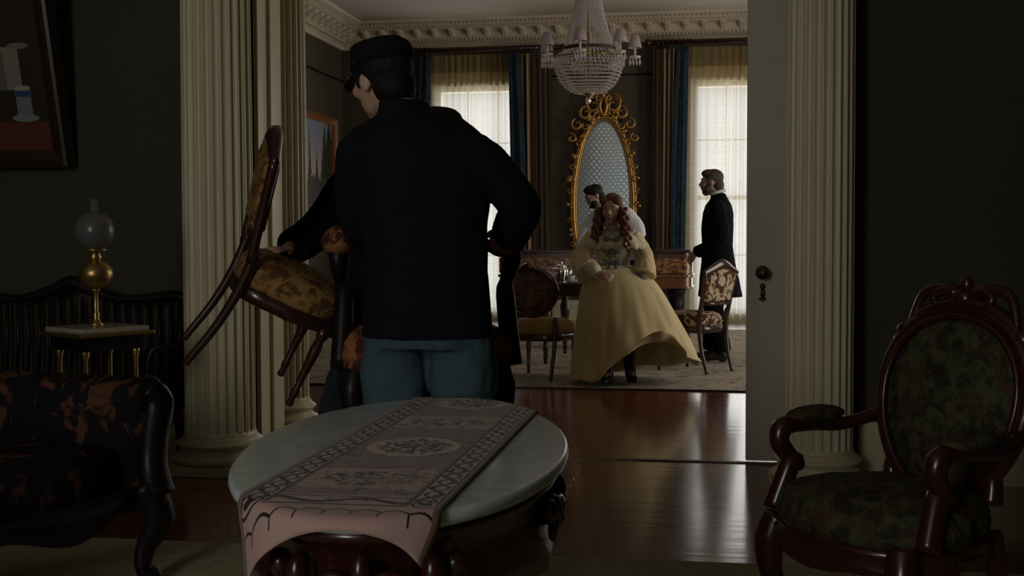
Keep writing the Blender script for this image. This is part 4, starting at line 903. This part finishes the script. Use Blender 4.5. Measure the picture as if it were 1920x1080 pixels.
armchair('armchair', 'oval-backed mahogany armchair in olive floral fabric at the right, before the fluted column', (.470, 3.28, .013), rad(128), olive_fab, mahog, sh=.505, seat_h=.125, az=.625, brx=.24, bz=(.435, .955), D=.255, tilt=11)
ac = armchair('armchair', 'large rust floral armchair with carved crest, hugged in the air by the middle soldier', (-.955, 4.0, .43), rad(198), red_fab, ebony, W=.29, D=.26, sh=.46, az=.70, bz=(.56, 1.15), brx=.24, post=.029, tilt=5, crest=.9, seat_h=.16, e=4, big=True)

# ------------------------------------------------------------------ oval table with its marble top and runner
tx, ty, ta, tb, tr, tz = -.615, 2.44, .335, .695, rad(7.3), .727
tw = .74
def TP(a, k=1., dz=0.): 
    x, y = ta*k*cos(a), tb*k*sin(a); return V((x, y, dz))
table = thing('oval_table', 'oval table with grey-white marble top and carved dark mahogany base in the foreground', 'table', (tx, ty, .013), tr)
def marble(name, base, vein, rough=.22):
    s = NT(name); v = s.mp(); n = s.noise(v, 3, 6, .65, 1.6)
    f = s.ramp(n, [(.40, (0, 0, 0)), (.5, (1, 1, 1)), (.58, (.2, .2, .2))]); s.con(s.mix(s.math('MULTIPLY', f, .7), C(*base), C(*vein)), s.b.inputs['Base Color']); s.b.inputs['Roughness'].default_value = rough; return s.m
b = nb(); N = 96; loft(b, [[TP(2*pi*i/N, k, z) for i in range(N)] for k, z in ((.9, tz-.028), (.97, tz-.028), (.992, tz-.022), (1., tz-.014), (.996, tz-.006), (.985, tz-.001), (.97, tz), (.5, tz), (.02, tz))])
obj('marble_top', b, marble('grey_white_marble', (.62, .72, .72), (.46, .54, .55)), table)
b = nb(); rs_ = []
for k, z in ((.80, tz-.20), (.88, tz-.185), (.90, tz-.15), (.87, tz-.10), (.89, tz-.07), (.94, tz-.05), (.96, tz-.03), (.90, tz-.028)):
    rs_.append([TP(2*pi*i/N, k, z-(.030*(1+cos(8*2*pi*i/N*.5*1.0)) if z < tz-.14 else 0)) for i in range(N)])
loft(b, rs_); obj('apron', b, mahog, table)
for j in range(4):      # carved cartouches under the rim
    a = rad(-90+90*j); b = nb()
    for k in range(-4, 5):
        aa = a+k*(.075 if j % 2 == 0 else .05)*1.6; p = TP(aa, .925, tz-.115+.018*cos(k*1.7)); ell(b, p, (.020, .020, .026+.008*cos(k*2)), None, 10, 7)
    for q in (-1, 1):
        tube(b, [TP(a, .94, tz-.13), TP(a+q*.15, .945, tz-.10), TP(a+q*.30, .94, tz-.14), TP(a+q*.22, .935, tz-.17)], [.014, .012, .010, .006], 8, k=5)
    obj('carving', b, mahog, table)
for i, a in enumerate((rad(-62), rad(-118), rad(62), rad(118))):
    p = TP(a, .78); b = nb(); o_ = TP(a, .95)
    tube(b, [V((p.x, p.y, tz-.16)), V((o_.x, o_.y, tz-.24)), V((o_.x*1.02, o_.y*1.02, tz-.32)), V((p.x*.9, p.y*.9, .26)), V((p.x*.72, p.y*.72, .14)), V((p.x*.9, p.y*.9, .06)), V((o_.x*.95, o_.y*.95, .035)), V((o_.x*.95, o_.y*.95, .0))], [.045, .052, .045, .034, .030, .026, .034, .034], 12, k=5); obj('leg', b, mahog, table)
b = nb(); lathe(b, [(0, .12), (.05, .12), (.09, .16), (.06, .2), (.03, .24), (.045, .28), (0, .30)], 20, (0, 0, 0)); tube(b, [TP(rad(-62), .6, .15), (0, 0, .17), TP(rad(118), .6, .15)], .025, 8, k=4); tube(b, [TP(rad(62), .6, .15), (0, 0, .17), TP(rad(-118), .6, .15)], .025, 8, k=4); obj('stretcher', b, mahog, table)

def runner_mat():
    s = NT('woven_table_runner'); sep = s.new('SeparateXYZ'); s.con(s.tc.outputs['UV'], sep.inputs[0]); u = sep.outputs[0]; v = s.math('ADD', sep.outputs[1], .035)   # metres: u across from the centre, v from the near end
    A = lambda x: s.math('ABSOLUTE', x); L = lambda x, t_: s.math('LESS_THAN', x, t_); G_ = lambda x, t_: s.math('GREATER_THAN', x, t_); mx_ = lambda a, c: s.math('MAXIMUM', a, c); mn = lambda a, c: s.math('MINIMUM', a, c); mu = lambda a, c: s.math('MULTIPLY', a, c); sb = lambda a, c: s.math('SUBTRACT', a, c); ad = lambda a, c: s.math('ADD', a, c)
    au = A(u); nv = s.new('Mapping'); s.con(s.tc.outputs['UV'], nv.inputs[0])
    noise = s.noise(nv.outputs[0], 38, 4, .6, 1.0)
    W2 = .178
    def line(x, c, wd): return L(A(sb(x, c)), wd)
    vine_side = line(au, ad(.142, mu(s.math('SINE', mu(v, 62)), .014)), .0060)
    vine_side2 = line(au, ad(.142, mu(s.math('SINE', ad(mu(v, 62), 3.14)), .014)), .0036)
    leaf = mn(L(A(sb(au, .142)), .020), G_(noise, .60))
    sides = mx_(mx_(vine_side, vine_side2), mx_(leaf, mx_(line(au, .118, .0032), mx_(line(au, .166, .0032), line(au, .112, .0010)))))
    sides = mn(sides, G_(v, .145))
    e0 = .115
    vine_end = line(v, ad(.165, mu(s.math('SINE', mu(u, 42)), .014)), .008); lines_end = mx_(line(v, .135, .0035), line(v, .192, .003))
    medc = s.math('SQRT', ad(mu(sb(au, .148), sb(au, .148)), mu(sb(v, .150), sb(v, .150)))); corner = mx_(line(medc, .022, .003), L(medc, .010))
    ends = mx_(mn(mx_(vine_end, mx_(lines_end, mn(G_(noise, .6), line(v, .165, .02)))), L(au, .12)), corner)
    sc = A(s.math('SINE', mu(u, 70))); scall = mx_(line(v, ad(.088, mu(sc, .014)), .003), mn(line(v, .078, .012), L(sc, .10)))
    # centre medallions
    pv = s.math('FRACT', s.math('DIVIDE', sb(v, .342), .65)); dv = mu(sb(pv, .5), .65)
    d = s.math('SQRT', ad(mu(mu(u, u), .95), mu(mu(dv, dv), .72))); med = L(ad(d, mu(noise, .012)), .098); medn = L(ad(d, mu(sb(noise, .5), .12)), .072)
    field = mn(G_(v, .205), L(au, .112))
    dark_c = mn(mn(mn(medn, G_(s.noise(nv.outputs[0], 75, 3, .6, .5), .47)), med), field)
    pb = mu(A(sb(s.math('FRACT', ad(s.math('DIVIDE', sb(v, .342), .65), .5)), .5)), .65); band = mn(mn(L(ad(pb, mu(noise, .06)), .115), G_(s.noise(nv.outputs[0], 22, 4, .6, 1.2), .40)), field); bdark = mn(mn(L(ad(pb, mu(au, .4)), .062), G_(s.noise(nv.outputs[0], 60, 3, .6, .8), .53)), mn(field, L(au, .085)))
    other = mn(mn(sb(1., med), G_(noise, .57)), field)
    dark = mx_(mx_(sides, ends), mx_(scall, mx_(dark_c, mu(other, .6))))
    base = s.mix(s.noise(nv.outputs[0], 9, 3), C(.44, .29, .27), C(.54, .37, .33)); fieldc = s.mix(mn(field, sb(1., med)), base, C(.27, .19, .18)); fieldc = s.mix(mn(field, med), fieldc, C(.55, .42, .35))
    fieldc = s.mix(band, fieldc, C(.44, .32, .26)); dark = mx_(dark, bdark)
    c = s.mix(dark, fieldc, C(.016, .010, .014)); c = s.mix(mn(G_(au, .166), L(v, 9)), c, C(.20, .12, .085))
    s.con(c, s.b.inputs['Base Color']); s.b.inputs['Roughness'].default_value = .75; s.b.inputs['Specular IOR Level'].default_value = .25; s.b.inputs['Sheen Weight'].default_value = .15
    s.bump(s.noise(nv.outputs[0], 500, 2), .4, .001); return s.m
b = nb(); uvl = b.loops.layers.uv.new('UVMap'); g = []; nu, nv_ = 48, 190; rx0 = -.585; Lr = 1.372
rot = M.Rotation(-tr, 3, 'Z')
for j in range(nv_+1):
    row = []
    for i in range(nu+1):
        u = -.178+.356*i/nu; s_ = Lr*j/nv_           # s_ measured from the far end toward the viewer
        X = rx0+u*1.0
        # near table edge at this X (solve on the rotated ellipse)
        def inside(X, Y):
            q = rot @ V((X-tx, Y-ty, 0)); return (q.x/(ta*.992))**2+(q.y/(tb*.992))**2 < 1
        if j == 0:
            lo, hi = ty-1., ty
            for _ in range(30):
                m_ = (lo+hi)/2
                if inside(X, m_): hi = m_
                else: lo = m_
            edge = lo; lo, hi = ty, ty+1.
            for _ in range(30):
                m_ = (lo+hi)/2
                if inside(X, m_): lo = m_
                else: hi = m_
            g_edge = (edge, lo); globals().setdefault('EDG', {})[i] = g_edge
        en, ef = EDG[i]; Ys = 3.10-s_
        if Ys > ef: Y, Z = ef+.004, tw+.003-(Ys-ef)*1.0
        elif Ys >= en: Y, Z = Ys, tw+.003
        else:
            h = en-Ys; r_ = .018
            if h < r_*pi/2: an = h/r_; Y, Z = en-r_*sin(an), tw+.003-r_*(1-cos(an))
            else:
                hh = h-r_*pi/2; Y, Z = en-r_-.10*hh-.010*sin(u*46)*min(1, hh/.06), tw+.003-r_-hh*.96; X -= hh*(.38*max(0, u)+.10*min(0, u))/.178
        row.append(b.verts.new((X, Y, Z)))
    g.append(row)
for j in range(nv_):
    for i in range(nu):
        f = b.faces.new((g[j][i], g[j][i+1], g[j+1][i+1], g[j+1][i]))
        for l, (p, q) in zip(f.loops, ((i, j), (i+1, j), (i+1, j+1), (i, j+1))): l[uvl].uv = (-.178+.356*p/nu, Lr-Lr*q/nv_)
o = tag(obj('table_runner', b, runner_mat()), 'pinkish woven runner with dark scroll border draped over the marble table', 'table runner'); sd = o.modifiers.new('t', 'SOLIDIFY'); sd.thickness = .003; sd.offset = 1

# ------------------------------------------------------------------ near parlour: carpet, sofa, lamp stand, lamp, settee, still life
b = nb(); box(b, -4.2, 2.3, -3.0, 4.29, .0005, .012); tag(obj('carpet', b, rug_mat('pale_olive_carpet', (.36, .31, .20), (.46, .40, .26), (.41, .35, .23), 6), None, False), 'plain pale olive carpet beneath the foreground table and armchair', 'rug')
sofa_fab = floral('black_and_rust_brocade', (.007, .006, .007), (.10, .038, .016), 10, .565, .03, rough=.75, dist=.8)
t = thing('sofa', 'dark carved sofa in black and rust brocade at the lower left', 'sofa', (-2.46, 2.89, .013), rad(-104))
LH = .92; t.scale = (1.06, .90, 1.0)
b = nb(); rs_ = []
for k, z in ((.97, .30), (1., .32), (1.01, .40), (.99, .45), (.9, .475), (.5, .485), (.05, .485)): rs_.append([V((x, y, z)) for x, y in sell(60, LH*k, .37*k if k > .6 else .37*k, 5, .04)])
loft(b, rs_); obj('seat', b, sofa_fab, t)
b = nb(); ps = []
for i in range(41):
    u = -1+2*i/40; ps.append((u*LH, .43+.0, .27-.05*cos(u*pi*3)*(.6+.4*u*u), ))
loft(b, [[V((x, y-.04, .33)), V((x, y, .33)), V((x, y+.01, z+.02)), V((x, y-.01, z-.03)), V((x, y-.04, z-.02))] for x, y, z in ps]); obj('apron', b, ebony, t)
b = nb(); bw = []
for i in range(33):
    u = -1+2*i/32; zt_ = .80+.16*math.exp(-(u/.5)**2)+.0; bw.append([V((u*LH, y, z)) for y, z in ((-.30, .36), (-.27, .48), (-.29, .65), (-.31, zt_-.03), (-.35, zt_), (-.40, zt_-.02), (-.40, .36))])
loft(b, bw); obj('backrest', b, sofa_fab, t)
b = nb(); tube(b, [(-LH*1.02, -.36, .72), (-LH*.8, -.37, .81), (-LH*.4, -.37, .88), (0, -.37, 1.0), (LH*.4, -.37, .88), (LH*.8, -.37, .81), (LH*1.02, -.36, .72)], [.02, .026, .024, .034, .024, .026, .02], 10, k=6); obj('crest_rail', b, ebony, t)
for q in (-1, 1):
    x = q*LH
    b = nb(); loft(b, [[V((x+q*(.0+dx), y, z)) for dx, z in ((-.02, .27), (-.03, .5), (-.05, .60), (-.04, .66), (.03, .69), (.09, .66), (.10, .60), (.06, .54), (.05, .27))] for y in (-.34, -.2, .1, .41)]); obj('arm', b, sofa_fab, t)
    b = nb(); tube(b, [(x+q*.03, .40, .66), (x+q*.08, .41, .60), (x+q*.05, .42, .5), (x+q*.02, .44, .4), (x+q*.03, .45, .30)], [.04, .055, .050, .050, .06], 12, k=4); ell(b, (x+q*.04, .40, .64), (.07, .03, .055), None, 14, 9); obj('arm_front', b, ebony, t)
    b = nb(); tube(b, [(x+q*.0, .42, .34), (x+q*.03, .46, .22), (x-q*.0, .42, .12), (x-q*.01, .42, .05), (x+q*.01, .44, .02), (x+q*.01, .44, .0)], [.055, .055, .034, .028, .036, .036], 12, k=4); obj('leg', b, ebony, t)
    b = nb(); tube(b, [(x-q*.03, -.34, .36), (x-q*.03, -.36, .2), (x-q*.02, -.41, .02), (x-q*.02, -.41, .0)], [.04, .03, .022, .022], 10, k=3); obj('leg', b, ebony, t)
t = thing('lamp_stand', 'small square pale-topped stand on slim columns carrying the oil lamp', 'stand', (-2.585, 4.80, 0), rad(-30))
b = nb(); box(b, -.145, .145, -.16, .16, .775, .795); obj('marble_top', b, marble('cream_marble', (.40, .36, .28), (.30, .26, .2)), t, False, bevel=.004)
b = nb(); box(b, -.162, .162, -.178, .178, .757, .775); obj('gilt_rim', b, brass, t, False, bevel=.006)
b = nb(); box(b, -.12, .12, -.14, .14, .70, .757); obj('frieze', b, ebony, t, False)
for sx in (-1, 1):
    for sy in (-1, 1):
        b = nb(); lathe(b, [(.016, .10), (.018, .12), (.011, .14), (.010, .66), (.018, .69), (.016, .70)], 12, (sx*.10, sy*.12, 0)); obj('column', b, brass, t)
b = nb(); box(b, -.13, .13, -.15, .15, .04, .10); box(b, -.15, .15, -.17, .17, .0, .04); obj('base', b, ebony, t, False, bevel=.006)
t = thing('oil_lamp', 'brass oil lamp with frosted glass globe and chimney on the small stand', 'lamp', (-2.59, 4.80, .795))
b = nb(); lathe(b, [(0, 0), (.030, 0), (.031, .006), (.018, .02), (.012, .035), (.016, .05), (.010, .06), (.010, .14), (.014, .15), (.02, .158), (0, .16)], 20); obj('stem', b, brass, t)
b = nb(); lathe(b, [(0, .155), (.02, .157), (.05, .175), (.070, .205), (.074, .225), (.068, .25), (.045, .272), (.026, .285), (0, .286)], 28); obj('font', b, brass, t)
b = nb(); lathe(b, [(0, .283), (.024, .283), (.028, .295), (.022, .305), (.024, .315), (.046, .322), (.048, .33), (.036, .332), (0, .332)], 24); obj('burner', b, brass, t)
def frost():
    s = NT('frosted_glass'); s.b.inputs['Base Color'].default_value = C(.15, .145, .145); s.b.inputs['Roughness'].default_value = .25; s.b.inputs['Alpha'].default_value = .7; return s.m
b = nb(); lathe(b, [(.040, .330), (.060, .345), (.080, .385), (.083, .415), (.074, .450), (.050, .480), (.030, .488), (.027, .486), (.047, .476), (.070, .448), (.079, .415), (.076, .385), (.058, .348), (.040, .333)], 30); obj('globe', b, frost(), t)
b = nb(); rs_ = [[(r*cos(2*pi*i/20), r*sin(2*pi*i/20), z) for i in range(20)] for r, z in ((.018, .335), (.024, .38), (.018, .45), (.0175, .545), (.0155, .545), (.016, .45), (.022, .38), (.016, .336))]; loft(b, rs_, cap=False); obj('chimney', b, frost(), t)
t = thing('settee', 'black slat-backed settee against the dark wall behind the lamp stand', 'settee', (-3.22, 5.50, 0), 0)
b = nb(); box(b, -.62, .62, -.22, .22, .38, .42); obj('seat', b, ebony, t, False, bevel=.01)
b = nb(); tube(b, [(-.62, .22, .86), (-.55, .22, .88), (-.3, .22, .86), (-.12, .22, .90), (0, .22, .945), (.12, .22, .90), (.3, .22, .86), (.55, .22, .88), (.62, .22, .86)], [.02, .028, .022, .028, .036, .028, .022, .028, .02], 10, k=5); obj('crest_rail', b, ebony, t)
for i in range(19):
    x = -.54+i*.06; b = nb(); tube(b, [(x, .2, .42), (x, .215, .65), (x, .22, .87)], [.009, .012, .009], 8); obj('slat', b, ebony, t)
for sx in (-1, 1):
    for sy in (-1, 1): b = nb(); tube(b, [(sx*.58, sy*.19, .40), (sx*.60, sy*.20, 0)], [.026, .018], 10); obj('leg', b, ebony, t)
    b = nb(); tube(b, [(sx*.60, .21, .62), (sx*.61, 0, .64), (sx*.60, -.18, .62), (sx*.59, -.19, .42)], .018, 8, k=4); obj('arm', b, ebony, t)
    b = nb(); tube(b, [(sx*.58, .2, .4), (sx*.60, .22, .87)], .02, 8); obj('back_post', b, ebony, t)
def still_mat():
    s = NT('still_life_canvas'); sep = s.new('SeparateXYZ'); s.con(s.mp(), sep.inputs[0]); x, z = s.math('SUBTRACT', sep.outputs[0], .12), sep.outputs[2]
    n = s.noise(s.mp(), 9, 5, .7); L = lambda a, c: s.math('LESS_THAN', a, c); G_ = lambda a, c: s.math('GREATER_THAN', a, c); mn = lambda a, c: s.math('MINIMUM', a, c)
    def rect(x0, x1, z0, z1): return mn(mn(G_(x, x0), L(x, x1)), mn(G_(z, z0), L(z, z1)))
    def disc(cx_, cz, rx, rz): return L(s.math('ADD', s.math('POWER', s.math('ABSOLUTE', s.math('DIVIDE', s.math('SUBTRACT', x, cx_), rx)), 2.), s.math('POWER', s.math('ABSOLUTE', s.math('DIVIDE', s.math('SUBTRACT', z, cz), rz)), 2.)), 1.)
    c = s.mix(n, C(.012, .009, .008), C(.035, .022, .015)); c = s.mix(L(s.math('ADD', z, s.math('MULTIPLY', n, .03)), -.52), c, C(.11, .025, .015))
    c = s.mix(rect(-.1, .415, -.37, -.15), c, C(.24, .22, .17)); c = s.mix(rect(.25, .33, -.37, -.17), c, C(.12, .13, .12)); c = s.mix(disc(.27, -.10, .05, .06), c, C(.16, .17, .14)); c = s.mix(disc(.42, -.145, .06, .016), c, C(.22, .16, .13))
    for fx, fz, cc in ((.27, .16, (.15, .14, .07)), (.31, .12, (.16, .15, .10)), (.25, .10, (.20, .05, .04)), (.33, .17, (.10, .13, .07)), (.29, .02, (.04, .06, .03))): c = s.mix(disc(fx, fz, .025, .03), c, C(*cc))
    c = s.mix(rect(.37, .455, -.51, -.36), c, C(.18, .21, .21)); c = s.mix(rect(.365, .46, -.405, -.375), c, C(.03, .06, .16)); c = s.mix(disc(.412, -.36, .047, .012), c, C(.36, .35, .30)); c = s.mix(disc(.41, -.515, .075, .02), c, C(.20, .25, .24))
    s.con(c, s.b.inputs['Base Color']); s.b.inputs['Roughness'].default_value = .45; return s.m
dframe = wood('dark_gilded_frame', (.06, .028, .018), (.012, .009, .009), .35, (20, 20, 20))
t = picture('painting', 'dark still life with blue and white cup, in carved dark frame at the upper left', (-4.03, Y0-.22, 2.30), (rad(13), 0, 0), 1.36, 1.36, .085, still_mat(), dframe)
